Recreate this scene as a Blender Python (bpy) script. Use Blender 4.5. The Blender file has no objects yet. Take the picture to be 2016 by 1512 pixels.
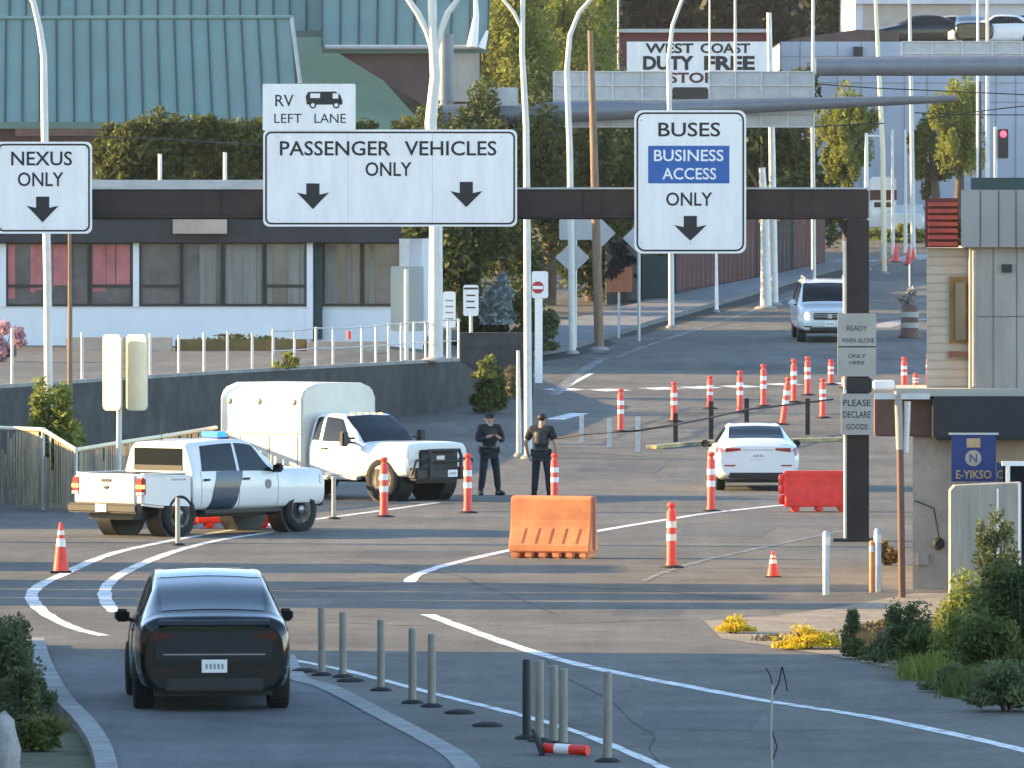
import bpy, bmesh, math, random
from mathutils import Vector, Matrix
R = math.radians
rnd = random.Random(7)
scene = bpy.context.scene
COL = scene.collection
# ---------------------------------------------------------------- camera, sky, sun
FPX, HC, HY, CX = 16000.0, 5.4, 463.0, 1008.0      # focal length in photo pixels, eye height, horizon row, centre column
cam = bpy.data.cameras.new('camera'); camo = bpy.data.objects.new('camera', cam); COL.objects.link(camo)
camo.location = (0, 0, HC); camo.rotation_euler = (R(90), 0, 0)
cam.sensor_fit = 'HORIZONTAL'; cam.sensor_width = 36.0; cam.lens = 36.0 * FPX / 2016.0
cam.shift_y = (HY - 756.0) / 2016.0
cam.clip_start = 1.0; cam.clip_end = 6000
scene.camera = camo
SUN_EL = R(15.5); TO = Vector((-0.989, 0.15, 0)).normalized()
TOS = Vector((TO.x * math.cos(SUN_EL), TO.y * math.cos(SUN_EL), math.sin(SUN_EL)))
wd = bpy.data.worlds.new('World'); scene.world = wd; wd.use_nodes = True
nt = wd.node_tree; bg = nt.nodes['Background']
sky = nt.nodes.new('ShaderNodeTexSky'); sky.sky_type = 'NISHITA'; sky.sun_disc = False
sky.sun_elevation = SUN_EL; sky.sun_rotation = math.atan2(TO.x, TO.y)
nt.links.new(sky.outputs[0], bg.inputs[0]); bg.inputs[1].default_value = 0.15; sky.ozone_density = 1.7; sky.dust_density = .4
sl = bpy.data.lights.new('sun', 'SUN'); sl.energy = 3.9; sl.angle = R(0.5); sl.color = (1.0, 0.68, 0.30)
slo = bpy.data.objects.new('sun', sl); COL.objects.link(slo)
slo.rotation_euler = (-TOS).to_track_quat('-Z', 'Y').to_euler()
scene.view_settings.view_transform = 'Standard'; scene.view_settings.look = 'None'
scene.view_settings.gamma = 1.0; scene.view_settings.exposure = 1.9
# ---------------------------------------------------------------- ground profile and pixel helpers
PROF = [(-200, 0), (176, 0), (182, .1), (188, .26), (194, .47), (204, .84), (242, 2.30), (280, 3.45), (320, 4.5), (420, 7.0), (600, 11.5)]
def gz(Y):
    for (a, za), (b, zb) in zip(PROF, PROF[1:]):
        if Y <= b: return za + (zb - za) * (Y - a) / (b - a)
    return PROF[-1][1]
def W(px, py, Y): return Vector(((px - CX) / FPX * Y, Y, HC - (py - HY) / FPX * Y))
def YG(py):
    lo, hi = 40.0, 600.0
    for _ in range(60):
        m = (lo + hi) / 2
        if HY + (HC - gz(m)) * FPX / m > py: lo = m
        else: hi = m
    return lo
def GP(px, py, dz=0):
    Y = YG(py); return Vector(((px - CX) / FPX * Y, Y, gz(Y) + dz))
def S(Y): return FPX / Y
# ---------------------------------------------------------------- materials
def mat(name, col, rough=.7, metal=0.0, var=.25, scale=3.0, bump=0.0, bscale=40.0, coat=0, spec=.5, emis=None, estr=0, trans=0, alpha=None, stretch=None, transl=0):
    m = bpy.data.materials.new(name); m.use_nodes = True; n = m.node_tree.nodes; l = m.node_tree.links
    b = n['Principled BSDF']; b.inputs['Roughness'].default_value = rough; b.inputs['Metallic'].default_value = metal
    b.inputs['Specular IOR Level'].default_value = spec
    tc = n.new('ShaderNodeTexCoord'); src = tc.outputs['Object']
    if stretch:
        mp = n.new('ShaderNodeMapping'); mp.inputs['Scale'].default_value = stretch; l.new(src, mp.inputs[0]); src = mp.outputs[0]
    c1 = tuple(min(1, c * (1 + var)) for c in col) + (1,); c0 = tuple(c * (1 - var) for c in col) + (1,)
    nz = n.new('ShaderNodeTexNoise'); nz.inputs['Scale'].default_value = scale; nz.inputs['Detail'].default_value = 6; nz.inputs['Roughness'].default_value = .65
    l.new(src, nz.inputs['Vector'])
    rp = n.new('ShaderNodeValToRGB'); rp.color_ramp.elements[0].color = c0; rp.color_ramp.elements[1].color = c1
    rp.color_ramp.elements[0].position = .3; rp.color_ramp.elements[1].position = .7
    l.new(nz.outputs['Fac'], rp.inputs[0]); l.new(rp.outputs[0], b.inputs['Base Color'])
    if bump:
        n2 = n.new('ShaderNodeTexNoise'); n2.inputs['Scale'].default_value = bscale; n2.inputs['Detail'].default_value = 4
        l.new(src, n2.inputs['Vector'])
        bp = n.new('ShaderNodeBump'); bp.inputs['Strength'].default_value = bump; bp.inputs['Distance'].default_value = .05
        l.new(n2.outputs['Fac'], bp.inputs['Height']); l.new(bp.outputs[0], b.inputs['Normal'])
    if coat: b.inputs['Coat Weight'].default_value = coat; b.inputs['Coat Roughness'].default_value = .04
    if emis: b.inputs['Emission Color'].default_value = tuple(emis) + (1,); b.inputs['Emission Strength'].default_value = estr
    if trans: b.inputs['Transmission Weight'].default_value = trans
    if alpha is not None: b.inputs['Alpha'].default_value = alpha
    if transl:
        t = n.new('ShaderNodeBsdfTranslucent'); l.new(rp.outputs[0], t.inputs[0])
        mx = n.new('ShaderNodeMixShader'); mx.inputs[0].default_value = transl
        l.new(b.outputs[0], mx.inputs[1]); l.new(t.outputs[0], mx.inputs[2]); l.new(mx.outputs[0], n['Material Output'].inputs[0])
    return m
def leafmat(name, ca, cb, transl=.35):
    m = bpy.data.materials.new(name); m.use_nodes = True; n = m.node_tree.nodes; l = m.node_tree.links
    b = n['Principled BSDF']; b.inputs['Roughness'].default_value = .6; b.inputs['Specular IOR Level'].default_value = .25
    g = n.new('ShaderNodeNewGeometry'); tc = n.new('ShaderNodeTexCoord')
    nz = n.new('ShaderNodeTexNoise'); nz.inputs['Scale'].default_value = .9; nz.inputs['Detail'].default_value = 3; l.new(tc.outputs['Object'], nz.inputs['Vector'])
    ad = n.new('ShaderNodeMath'); ad.operation = 'MULTIPLY_ADD'; ad.inputs[1].default_value = .5; l.new(g.outputs['Random Per Island'], ad.inputs[0])
    sb = n.new('ShaderNodeMath'); sb.operation = 'MULTIPLY_ADD'; sb.inputs[1].default_value = 1.2; sb.inputs[2].default_value = -.35; l.new(nz.outputs['Fac'], sb.inputs[0]); l.new(sb.outputs[0], ad.inputs[2])
    rp = n.new('ShaderNodeValToRGB'); rp.color_ramp.elements[0].color = tuple(ca) + (1,); rp.color_ramp.elements[1].color = tuple(cb) + (1,)
    l.new(ad.outputs[0], rp.inputs[0]); l.new(rp.outputs[0], b.inputs['Base Color'])
    t = n.new('ShaderNodeBsdfTranslucent'); l.new(rp.outputs[0], t.inputs[0])
    mx = n.new('ShaderNodeMixShader'); mx.inputs[0].default_value = transl
    l.new(b.outputs[0], mx.inputs[1]); l.new(t.outputs[0], mx.inputs[2]); l.new(mx.outputs[0], n['Material Output'].inputs[0])
    return m
def asphalt(name, base=.10, warm=(1.06, 1.0, .86), crack=True):
    m = bpy.data.materials.new(name); m.use_nodes = True; n = m.node_tree.nodes; l = m.node_tree.links
    b = n['Principled BSDF']; b.inputs['Roughness'].default_value = .85; b.inputs['Specular IOR Level'].default_value = .3
    tc = n.new('ShaderNodeTexCoord'); src = tc.outputs['Object']
    def noise(sc, det=5, ro=.6, vec=src):
        q = n.new('ShaderNodeTexNoise'); q.inputs['Scale'].default_value = sc; q.inputs['Detail'].default_value = det; q.inputs['Roughness'].default_value = ro; l.new(vec, q.inputs['Vector']); return q.outputs['Fac']
    def rng(v, a, bb, c, d):
        q = n.new('ShaderNodeMapRange'); q.inputs[1].default_value = a; q.inputs[2].default_value = bb; q.inputs[3].default_value = c; q.inputs[4].default_value = d; l.new(v, q.inputs[0]); return q.outputs[0]
    def mul(a, c):
        q = n.new('ShaderNodeMath'); q.operation = 'MULTIPLY'; l.new(a, q.inputs[0]); l.new(c, q.inputs[1]); return q.outputs[0]
    v = mul(rng(noise(.22), .3, .7, .76, 1.24), rng(noise(.9, 6, .7), .3, .7, .80, 1.20))
    v = mul(v, rng(noise(14, 3, .8), .25, .75, .62, 1.38))
    v = mul(v, rng(noise(.55, 7, .7), .60, .70, 1.0, .74))
    mp = n.new('ShaderNodeMapping'); mp.inputs['Scale'].default_value = (2.2, .12, 1); l.new(src, mp.inputs[0])
    v = mul(v, rng(noise(1.0, 4, .6, mp.outputs[0]), .3, .7, .88, 1.12))
    if crack:
        wn = n.new('ShaderNodeTexNoise'); wn.inputs['Scale'].default_value = .5; l.new(src, wn.inputs['Vector'])
        av = n.new('ShaderNodeVectorMath'); av.operation = 'MULTIPLY_ADD'; av.inputs[1].default_value = (2, 2, 2); l.new(wn.outputs['Color'], av.inputs[0]); l.new(src, av.inputs[2])
        vo = n.new('ShaderNodeTexVoronoi'); vo.feature = 'DISTANCE_TO_EDGE'; vo.inputs['Scale'].default_value = .14; l.new(av.outputs[0], vo.inputs['Vector'])
        v = mul(v, rng(vo.outputs['Distance'], .0, .012, .80, 1.0))
    mx = n.new('ShaderNodeMix'); mx.data_type = 'RGBA'; mx.blend_type = 'MULTIPLY'; mx.inputs[0].default_value = 1
    mx.inputs[6].default_value = (base * warm[0], base * warm[1], base * warm[2], 1)
    cb = n.new('ShaderNodeCombineColor'); [l.new(v, cb.inputs[i]) for i in range(3)]; l.new(cb.outputs[0], mx.inputs[7]); l.new(mx.outputs[2], b.inputs['Base Color'])
    bp = n.new('ShaderNodeBump'); bp.inputs['Strength'].default_value = .5; bp.inputs['Distance'].default_value = .02; l.new(noise(30, 4), bp.inputs['Height']); l.new(bp.outputs[0], b.inputs['Normal'])
    return m
M = dict(
    asphalt=asphalt('asphalt', .122), paint=mat('road paint', (.72, .72, .68), .7, var=.18, scale=5), ypaint=mat('yellow kerb paint', (.42, .34, .16), .7, var=.3, scale=4),
    fpaint=mat('worn road paint', (.27, .27, .26), .8, var=.4, scale=6),
    concrete=mat('concrete', (.32, .31, .29), .85, var=.22, scale=1.5, bump=.3), kerb=mat('kerb concrete', (.25, .25, .24), .85, var=.3, scale=2),
    dirt=mat('dry dirt', (.24, .20, .15), .95, var=.35, scale=1.2, bump=.5, bscale=8), turf=mat('dry grass bank', (.10, .10, .045), .95, var=.5, scale=1.5, bump=.6, bscale=12),
    sign=mat('sign white', (.78, .785, .78), .6, var=.075, scale=1.6, stretch=(3, 3, .7)), black=mat('black ink', (.015, .015, .017), .6, var=.2), blue=mat('sign blue', (.015, .10, .36), .5, var=.08),
    red=mat('sign red', (.42, .03, .03), .5, var=.1), signback=mat('sign back aluminium', (.42, .43, .44), .5, .3, var=.12, scale=3),
    gantry=mat('dark brown steel', (.024, .0135, .011), .6, var=.45, scale=2), galv=mat('galvanised steel', (.50, .51, .52), .45, .5, var=.15, scale=4),
    pole=mat('pale pole paint', (.62, .61, .57), .5, var=.12, scale=3), wood=mat('weathered wood', (.22, .15, .10), .85, var=.4, scale=3, stretch=(8, 8, .6)),
    orange=mat('orange plastic', (.90, .33, .13), .55, var=.24, scale=2.2, transl=.18), redorange=mat('fluorescent orange plastic', (.88, .088, .068), .5, var=.16, scale=5, transl=.15),
    redplastic=mat('red plastic', (.82, .035, .018), .45, var=.2, scale=5), band=mat('white reflective band', (.85, .83, .80), .4, var=.08, scale=20), rubber=mat('black rubber', (.018, .018, .02), .8, var=.3, scale=10),
    white=mat('white paint', (.78, .78, .76), .3, var=.035, scale=1.5, coat=.6), whitew=mat('white stucco wall', (.70, .72, .75), .8, var=.06, scale=1, bump=.1),
    blackcar=mat('black car paint', (.004, .006, .006), .2, var=.2, scale=1, coat=.6, spec=.3), darklens=mat('dark lamp lens', (.05, .007, .007), .15, var=.1, coat=.6), silver=mat('silver car paint', (.60, .62, .62), .35, .0, var=.05, scale=1, coat=.7),
    glasssky=mat('sky reflecting glass', (.010, .014, .018), .07, var=.1, coat=.9, spec=.7), glass=mat('dark car glass', (.008, .012, .014), .05, var=.1, coat=0, spec=.35), cream=mat('sun-warmed white paint', (.72, .68, .58), .45, var=.08, scale=2, coat=.2), trim=mat('black plastic trim', (.018, .018, .018), .55, var=.2, scale=6), tyre=mat('tyre rubber', (.016, .016, .017), .85, var=.3, scale=8),  # cream: the truck box's white with warm sunlight put into its colour
    rim=mat('grey alloy', (.36, .36, .37), .35, .7, var=.1), rimdark=mat('dark alloy', (.05, .05, .05), .35, .7, var=.1), taillamp=mat('red lamp lens', (.30, .02, .02), .15, var=.1, coat=1), lamplens=mat('clear lamp lens', (.55, .55, .55), .12, var=.1, coat=1),
    navy=mat('navy stripe', (.025, .045, .085), .35, var=.1, coat=.5), beacon=mat('lit blue beacon', (.02, .15, .9), .2, emis=(.006, .13, 1.0), estr=.9), head=mat('lit headlamp', (.9, .9, .85), .2, emis=(1, .97, .85), estr=14),
    rtl=mat('lit red signal', (.8, .05, .05), .3, emis=(1, .03, .06), estr=2.0), ltail=mat('amber lit lens', (.8, .3, .05), .2, emis=(1, .45, .1), estr=.8),
    tealdark=mat('teal seam shadow side', (.04, .075, .078), .7, var=.1), teal=mat('teal standing seam metal', (.145, .235, .232), .7, .0, var=.10, scale=.6), tealshade=mat('shaded teal roof', (.07, .175, .175), .8, var=.12, scale=.8), maroon=mat('maroon cladding', (.10, .022, .022), .7, var=.2, scale=1), 
    brownwall=mat('brown wall', (.10, .062, .058), .8, var=.2, scale=1), grey=mat('grey cladding', (.31, .295, .28), .75, var=.14, scale=.8), lilac=mat('pale grey panel', (.42, .45, .52), .7, var=.10, scale=.5), darkroof=mat('dark fascia', (.030, .028, .032), .7, var=.3, scale=1),
    palegrey=mat('pale roof edge', (.40, .41, .42), .6, var=.15, scale=2), pane=mat('window pane', (.10, .10, .10), .12, var=.35, scale=1.6, coat=.5), curtain=mat('grey curtain', (.20, .19, .17), .8, var=.3, scale=2, stretch=(6, 1, .2)), pinkrefl=mat('pink pane reflection', (.42, .14, .14), .7, var=.3, scale=1.2), frame=mat('dark window frame', (.02, .018, .018), .5),
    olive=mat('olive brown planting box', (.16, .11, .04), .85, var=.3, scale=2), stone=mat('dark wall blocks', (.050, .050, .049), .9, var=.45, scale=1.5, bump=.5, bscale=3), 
    beige=mat('beige render', (.42, .345, .28), .9, var=.22, scale=1.2, bump=.5, bscale=9), greywall=mat('grey render', (.37, .33, .29), .9, var=.18, scale=1.1, stretch=(2, 2, .4), bump=.3, bscale=10), block=mat('painted block', (.40, .38, .33), .85, var=.14, scale=1.5), streak=mat('streaked render', (.33, .31, .26), .9, var=.3, scale=1.6, stretch=(3, 3, .35), bump=.4, bscale=6), pave=mat('grey paving', (.17, .175, .18), .9, var=.25, scale=2), blackaw=mat('black awning', (.012, .013, .018), .55, var=.2), brownbox=mat('brown steel', (.13, .065, .045), .6, var=.25, scale=2), banner=mat('navy banner cloth', (.03, .05, .17), .8, var=.1), gold=mat('gold ink', (.50, .34, .16), .7, var=.15), louvre=mat('red louvre', (.30, .05, .04), .6, var=.2, scale=3),
    greentarp=mat('dark teal tarp', (.05, .09, .10), .7, var=.4, scale=2), lilacgreen=mat('grey green board', (.30, .35, .34), .6, var=.06, scale=2), brownorange=mat('terracotta board', (.40, .13, .06), .7, var=.15),
    fence=mat('backlit tan slat', (.55, .47, .34), .7, .0, var=.4, scale=2.5, stretch=(3, 3, .4), transl=.45), fencewood=mat('dark fence boards', (.035, .028, .028), .85, var=.4, scale=2, stretch=(6, 6, .5)), fencered=mat('dark red fence boards', (.085, .025, .022), .85, var=.35, scale=2, stretch=(6, 6, .5)), greenpaint=mat('dark green steel', (.02, .05, .05), .6, var=.2), tarp=mat('teal white tarp', (.30, .36, .38), .7, var=.85, scale=2.6),  # fence: tan of light passing through, put into the slat colour
    postgrey=mat('weathered delineator', (.30, .27, .22), .6, var=.3, scale=6, stretch=(3, 3, .5), transl=.15), cloth=mat('dark uniform cloth', (.012, .013, .018), .85, var=.3, scale=10, bump=.3), trous=mat('dark trousers', (.014, .016, .028), .85, var=.3, scale=8, bump=.3), skin=mat('skin', (.48, .27, .20), .55, var=.08), hair=mat('dark hair', (.015, .011, .009), .6), boot=mat('black boot leather', (.01, .01, .01), .45),
    bark=mat('bark', (.10, .075, .055), .9, var=.4, scale=4, bump=.6, bscale=10), rock=mat('pale rock', (.30, .29, .28), .9, var=.4, scale=3, bump=.6, bscale=8), sunwarm=mat('sunlit cream face', (.74, .66, .46), .45, var=.06, scale=3),  # warm sunlight put into the cream of panels, pole and fence rail
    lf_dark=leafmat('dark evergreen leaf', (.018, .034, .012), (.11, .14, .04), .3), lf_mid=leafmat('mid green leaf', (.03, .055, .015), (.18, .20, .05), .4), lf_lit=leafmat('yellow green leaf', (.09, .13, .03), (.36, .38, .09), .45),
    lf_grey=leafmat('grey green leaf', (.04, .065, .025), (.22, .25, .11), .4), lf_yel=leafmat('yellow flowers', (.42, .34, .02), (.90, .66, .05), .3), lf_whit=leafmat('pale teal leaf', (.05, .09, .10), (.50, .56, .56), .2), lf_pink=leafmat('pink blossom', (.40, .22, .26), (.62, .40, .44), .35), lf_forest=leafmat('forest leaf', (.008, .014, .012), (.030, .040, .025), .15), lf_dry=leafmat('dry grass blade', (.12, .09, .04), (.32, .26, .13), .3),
)
def worn(m, sc, lo, hi):          # paint worn through to the asphalt in patches
    n = m.node_tree.nodes; l = m.node_tree.links; b = n['Principled BSDF']; src = b.inputs['Base Color'].links[0].from_socket
    tc = n.new('ShaderNodeTexCoord'); nz = n.new('ShaderNodeTexNoise'); nz.inputs['Scale'].default_value = sc; nz.inputs['Detail'].default_value = 8; nz.inputs['Roughness'].default_value = .75; l.new(tc.outputs['Object'], nz.inputs['Vector'])
    mr = n.new('ShaderNodeMapRange'); mr.inputs[1].default_value = lo; mr.inputs[2].default_value = hi; l.new(nz.outputs['Fac'], mr.inputs[0])
    mx = n.new('ShaderNodeMix'); mx.data_type = 'RGBA'; mx.inputs[6].default_value = (.10, .098, .094, 1); l.new(mr.outputs[0], mx.inputs[0]); l.new(src, mx.inputs[7]); l.new(mx.outputs[2], b.inputs['Base Color'])
worn(M['paint'], 2.2, .36, .50); worn(M['fpaint'], 2.5, .42, .62); worn(M['ypaint'], 1.5, .38, .52)
# ---------------------------------------------------------------- mesh builder
class MB:
    def __init__(s): s.v = []; s.f = []; s.sm = []; s.m = None
    def add(s, vs, fs, smooth=False):
        o = len(s.v); s.v += [Vector(v) if s.m is None else s.m @ Vector(v) for v in vs]
        for f in fs: s.f.append([i + o for i in f]); s.sm.append(smooth)
        return s
    def hexa(s, p): return s.add(p, [(3, 2, 1, 0), (4, 5, 6, 7), (0, 1, 5, 4), (1, 2, 6, 5), (2, 3, 7, 6), (3, 0, 4, 7)])
    def box(s, x0, x1, y0, y1, z0, z1): return s.hexa([(x0, y0, z0), (x1, y0, z0), (x1, y1, z0), (x0, y1, z0), (x0, y0, z1), (x1, y0, z1), (x1, y1, z1), (x0, y1, z1)])
    def prism(s, poly, d0, d1):          # polygon of 3D points (seen from d0 side), extruded between two offset vectors
        n = len(poly); d0 = Vector(d0); d1 = Vector(d1)
        return s.add([Vector(p) + d0 for p in poly] + [Vector(p) + d1 for p in poly],
                     [tuple(range(n)), tuple(range(2 * n - 1, n - 1, -1))] + [(i + n, (i + 1) % n + n, (i + 1) % n, i) for i in range(n)])
    def xz(s, poly, y0, y1): return s.prism([(a, 0, b) for a, b in poly], (0, y0, 0), (0, y1, 0))
    def tube(s, pts, r, n=8, caps=True):
        pts = [Vector(p) for p in pts]; k = len(pts); rs = r if isinstance(r, (list, tuple)) else [r] * k
        vs = []; up = Vector((0, 0, 1)); prev = None
        for i, p in enumerate(pts):
            t = (pts[min(i + 1, k - 1)] - pts[max(i - 1, 0)]).normalized()
            if prev is None:
                a = t.cross(up); a = a if a.length > 1e-3 else t.cross(Vector((1, 0, 0)))
            else: a = prev - t * prev.dot(t)
            a.normalize(); prev = a; b = t.cross(a)
            for j in range(n):
                q = 2 * math.pi * j / n; vs.append(p + (a * math.cos(q) + b * math.sin(q)) * rs[i])
        fs = [(i * n + j, i * n + (j + 1) % n, (i + 1) * n + (j + 1) % n, (i + 1) * n + j) for i in range(k - 1) for j in range(n)]
        s.add(vs, fs, True)
        if caps: s.add(vs[:n], [tuple(range(n - 1, -1, -1))]); s.add(vs[-n:], [tuple(range(n))])
        return s
    def lathe(s, prof, n=16, c=(0, 0, 0), axis='z', smooth=True):
        c = Vector(c); k = len(prof); vs = []
        for r, z in prof:
            for j in range(n):
                q = 2 * math.pi * j / n; a, b = r * math.cos(q), r * math.sin(q)
                vs.append(c + (Vector((a, b, z)) if axis == 'z' else Vector((a, z, b)) if axis == 'y' else Vector((z, a, b))))
        fs = [(i * n + j, i * n + (j + 1) % n, (i + 1) * n + (j + 1) % n, (i + 1) * n + j) for i in range(k - 1) for j in range(n)]
        s.add(vs, fs, smooth)
        if prof[0][0] > 1e-4: s.add(vs[:n], [tuple(range(n - 1, -1, -1))])
        if prof[-1][0] > 1e-4: s.add(vs[-n:], [tuple(range(n))])
        return s
    def ell(s, c, r, nu=12, nv=8):
        c = Vector(c)
        vs = [c + Vector((r[0] * math.sin(math.pi * i / nv) * math.cos(2 * math.pi * j / nu), r[1] * math.sin(math.pi * i / nv) * math.sin(2 * math.pi * j / nu), r[2] * math.cos(math.pi * i / nv))) for i in range(nv + 1) for j in range(nu)]
        fs = [(i * nu + j, (i + 1) * nu + j, (i + 1) * nu + (j + 1) % nu, i * nu + (j + 1) % nu) for i in range(nv) for j in range(nu)]
        return s.add(vs, fs, True)
    def leaf(s, p, size, rg, flat=.0):
        a = Vector((rg.gauss(0, 1), rg.gauss(0, 1), rg.gauss(0, 1) * (1 - flat))).normalized(); b = a.cross(Vector((rg.gauss(0, 1), rg.gauss(0, 1), rg.gauss(0, 1)))).normalized()
        a *= size; b *= size * .5; p = Vector(p)
        o = len(s.v); s.v += [p - a, p + b * .9 - a * .1, p + a, p - b * .9 - a * .1]; s.f.append([o, o + 1, o + 2, o + 3]); s.sm.append(False)
    def crown(s, c, r, n, size, rg, clumps=14, tight=.33):
        c = Vector(c); cl = []
        for _ in range(clumps):
            d = Vector((rg.gauss(0, 1), rg.gauss(0, 1), rg.gauss(0, 1))).normalized() * rg.uniform(.35, .95)
            cl.append((Vector((d.x * r[0], d.y * r[1], d.z * r[2])), rg.uniform(.6, 1.3)))
        for _ in range(n):
            q, w = cl[rg.randrange(clumps)]
            g = Vector((rg.gauss(0, 1), rg.gauss(0, 1), rg.gauss(0, 1))).normalized() * (rg.random() ** .45) * tight * w
            s.leaf(c + q + Vector((g.x * r[0], g.y * r[1], g.z * r[2])), size * rg.uniform(.6, 1.35), rg)
        return s
    def build(s, name, material, parent=None, world=False, bevel=0, seg=2, local_origin=None, merge=False):
        me = bpy.data.meshes.new(name)
        off = Vector((0, 0, 0))
        if world and parent is not None: off = Vector(parent.location)
        if local_origin is not None: off = Vector(local_origin)
        me.from_pydata([v - off for v in s.v], [], s.f); me.polygons.foreach_set('use_smooth', s.sm)
        if merge or bevel:
            bm = bmesh.new(); bm.from_mesh(me)
            if merge: bmesh.ops.remove_doubles(bm, verts=bm.verts, dist=1e-4)
            if bevel:
                bmesh.ops.recalc_face_normals(bm, faces=bm.faces)
                es = [e for e in bm.edges if len(e.link_faces) == 2 and e.calc_face_angle(0) > .6]
                bmesh.ops.bevel(bm, geom=es, offset=bevel, segments=seg, affect='EDGES', clamp_overlap=True)
            bm.to_mesh(me); bm.free()
        me.validate(); me.update()
        if isinstance(material, str): material = M[material]
        me.materials.append(material)
        o = bpy.data.objects.new(name, me); COL.objects.link(o)
        if parent is not None: o.parent = parent
        elif local_origin is not None: o.location = off
        return o
def tag(o, label, cat, group=None, kind=None):
    if label: o['label'] = label
    if cat: o['category'] = cat
    if group: o['group'] = group
    if kind: o['kind'] = kind
    return o
def thing(name, label, cat, loc=(0, 0, 0), rz=0, group=None):
    o = bpy.data.objects.new(name, None); COL.objects.link(o); o.location = loc; o.rotation_euler = (0, 0, rz); o.empty_display_size = .2
    return tag(o, label, cat, group)
def struct(name, mb, m, **k):
    o = mb.build(name, m, **k); o['kind'] = 'structure'; return o
def copy_tree(o, parent=None):
    c = o.copy(); COL.objects.link(c)
    if parent is not None: c.parent = parent
    for ch in list(o.children): copy_tree(ch, c)
    return c
def text_mb(txt, cx, cz, w, h, y, mb, thick=.004, bold=.0):
    cu = bpy.data.curves.new('t', 'FONT'); cu.body = txt; cu.align_x = 'CENTER'; cu.size = 1; cu.offset = bold; cu.resolution_u = 3
    ob = bpy.data.objects.new('t', cu); COL.objects.link(ob); dg = bpy.context.evaluated_depsgraph_get(); dg.update()
    me = bpy.data.meshes.new_from_object(ob.evaluated_get(dg))
    xs = [v.co.x for v in me.vertices]; ys = [v.co.y for v in me.vertices]
    x0, x1, y0, y1 = min(xs), max(xs), min(ys), max(ys); sx = w / (x1 - x0); sz = h / (y1 - y0)
    vs = [(cx + (v.co.x - (x0 + x1) / 2) * sx, y, cz + (v.co.y - (y0 + y1) / 2) * sz) for v in me.vertices]
    fs = [tuple(p.vertices) for p in me.polygons]
    mb.add(vs, fs)
    bpy.data.objects.remove(ob); bpy.data.curves.remove(cu); bpy.data.meshes.remove(me)
    return mb
def PX(px, Y): return (px - CX) / FPX * Y
def PZ(py, Y): return HC - (py - HY) / FPX * Y
def pray(mb, x0, x1, ytop, ybot, Y, depth=.1, front=0):      # the same box with its left side turned to run along the line of sight
    a = Y - front; b = a + depth; z0 = PZ(ybot, Y); z1 = PZ(ytop, Y); xl = PX(x0, Y); xr = PX(x1, Y); xb = xl * b / a
    return mb.hexa([(xl, a, z0), (xr, a, z0), (xr, b, z0), (xb, b, z0), (xl, a, z1), (xr, a, z1), (xr, b, z1), (xb, b, z1)])
def prect(mb, x0, x1, ytop, ybot, Y, depth=.1, front=0):      # a box whose front face, at depth Y-front, has those photo edges
    return mb.box(PX(x0, Y), PX(x1, Y), Y - front, Y - front + depth, PZ(ybot, Y), PZ(ytop, Y))
# ================================================================ ground, road, markings
g = MB(); xs = [-160, -100, -40, -15, 0, 15, 40, 100, 160]; ys = [p[0] for p in PROF]
g.add([(x, y, gz(y)) for y in ys for x in xs], [(j * 9 + i, j * 9 + i + 1, (j + 1) * 9 + i + 1, (j + 1) * 9 + i) for j in range(len(ys) - 1) for i in range(8)])
struct('road', g, 'asphalt')
def smooth(pts, n=6):
    out = []
    for i in range(len(pts) - 1):
        p0 = pts[max(i - 1, 0)]; p1 = pts[i]; p2 = pts[i + 1]; p3 = pts[min(i + 2, len(pts) - 1)]
        for k in range(n):
            t = k / n
            out.append(tuple(.5 * ((2 * b) + (-a + c) * t + (2 * a - 5 * b + 4 * c - d) * t * t + (-a + 3 * b - 3 * c + d) * t ** 3) for a, b, c, d in zip(p0, p1, p2, p3)))
    return out + [pts[-1]]
def strip(mb, pix, w, dz=.005, sm=6, raised=0, jit=.0):
    if sm: pix = smooth(pix, sm)
    P = [GP(*p) for p in pix]; L = []; Rr = []
    for i, p in enumerate(P):
        t = P[min(i + 1, len(P) - 1)] - P[max(i - 1, 0)]; nn = Vector((-t.y, t.x, 0)).normalized() * w * (.5 + rnd.uniform(-jit, jit))
        a = p + nn; b = p - nn; a.z = gz(a.y) + dz; b.z = gz(b.y) + dz; L.append(a); Rr.append(b)
    n = len(P)
    if not raised: return mb.add(L + Rr, [(i, n + i, n + i + 1, i + 1) for i in range(n - 1)])
    up = Vector((0, 0, raised)); V = L + Rr + [v + up for v in L] + [v + up for v in Rr]
    return mb.add(V, [(2 * n + i, 3 * n + i, 3 * n + i + 1, 2 * n + i + 1) for i in range(n - 1)] + [(i, 2 * n + i, 2 * n + i + 1, i + 1) for i in range(n - 1)] + [(n + i + 1, 3 * n + i + 1, 3 * n + i, n + i) for i in range(n - 1)] + [(0, n, 3 * n, 2 * n), (n - 1, 3 * n - 1, 4 * n - 1, 2 * n - 1)])
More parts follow.
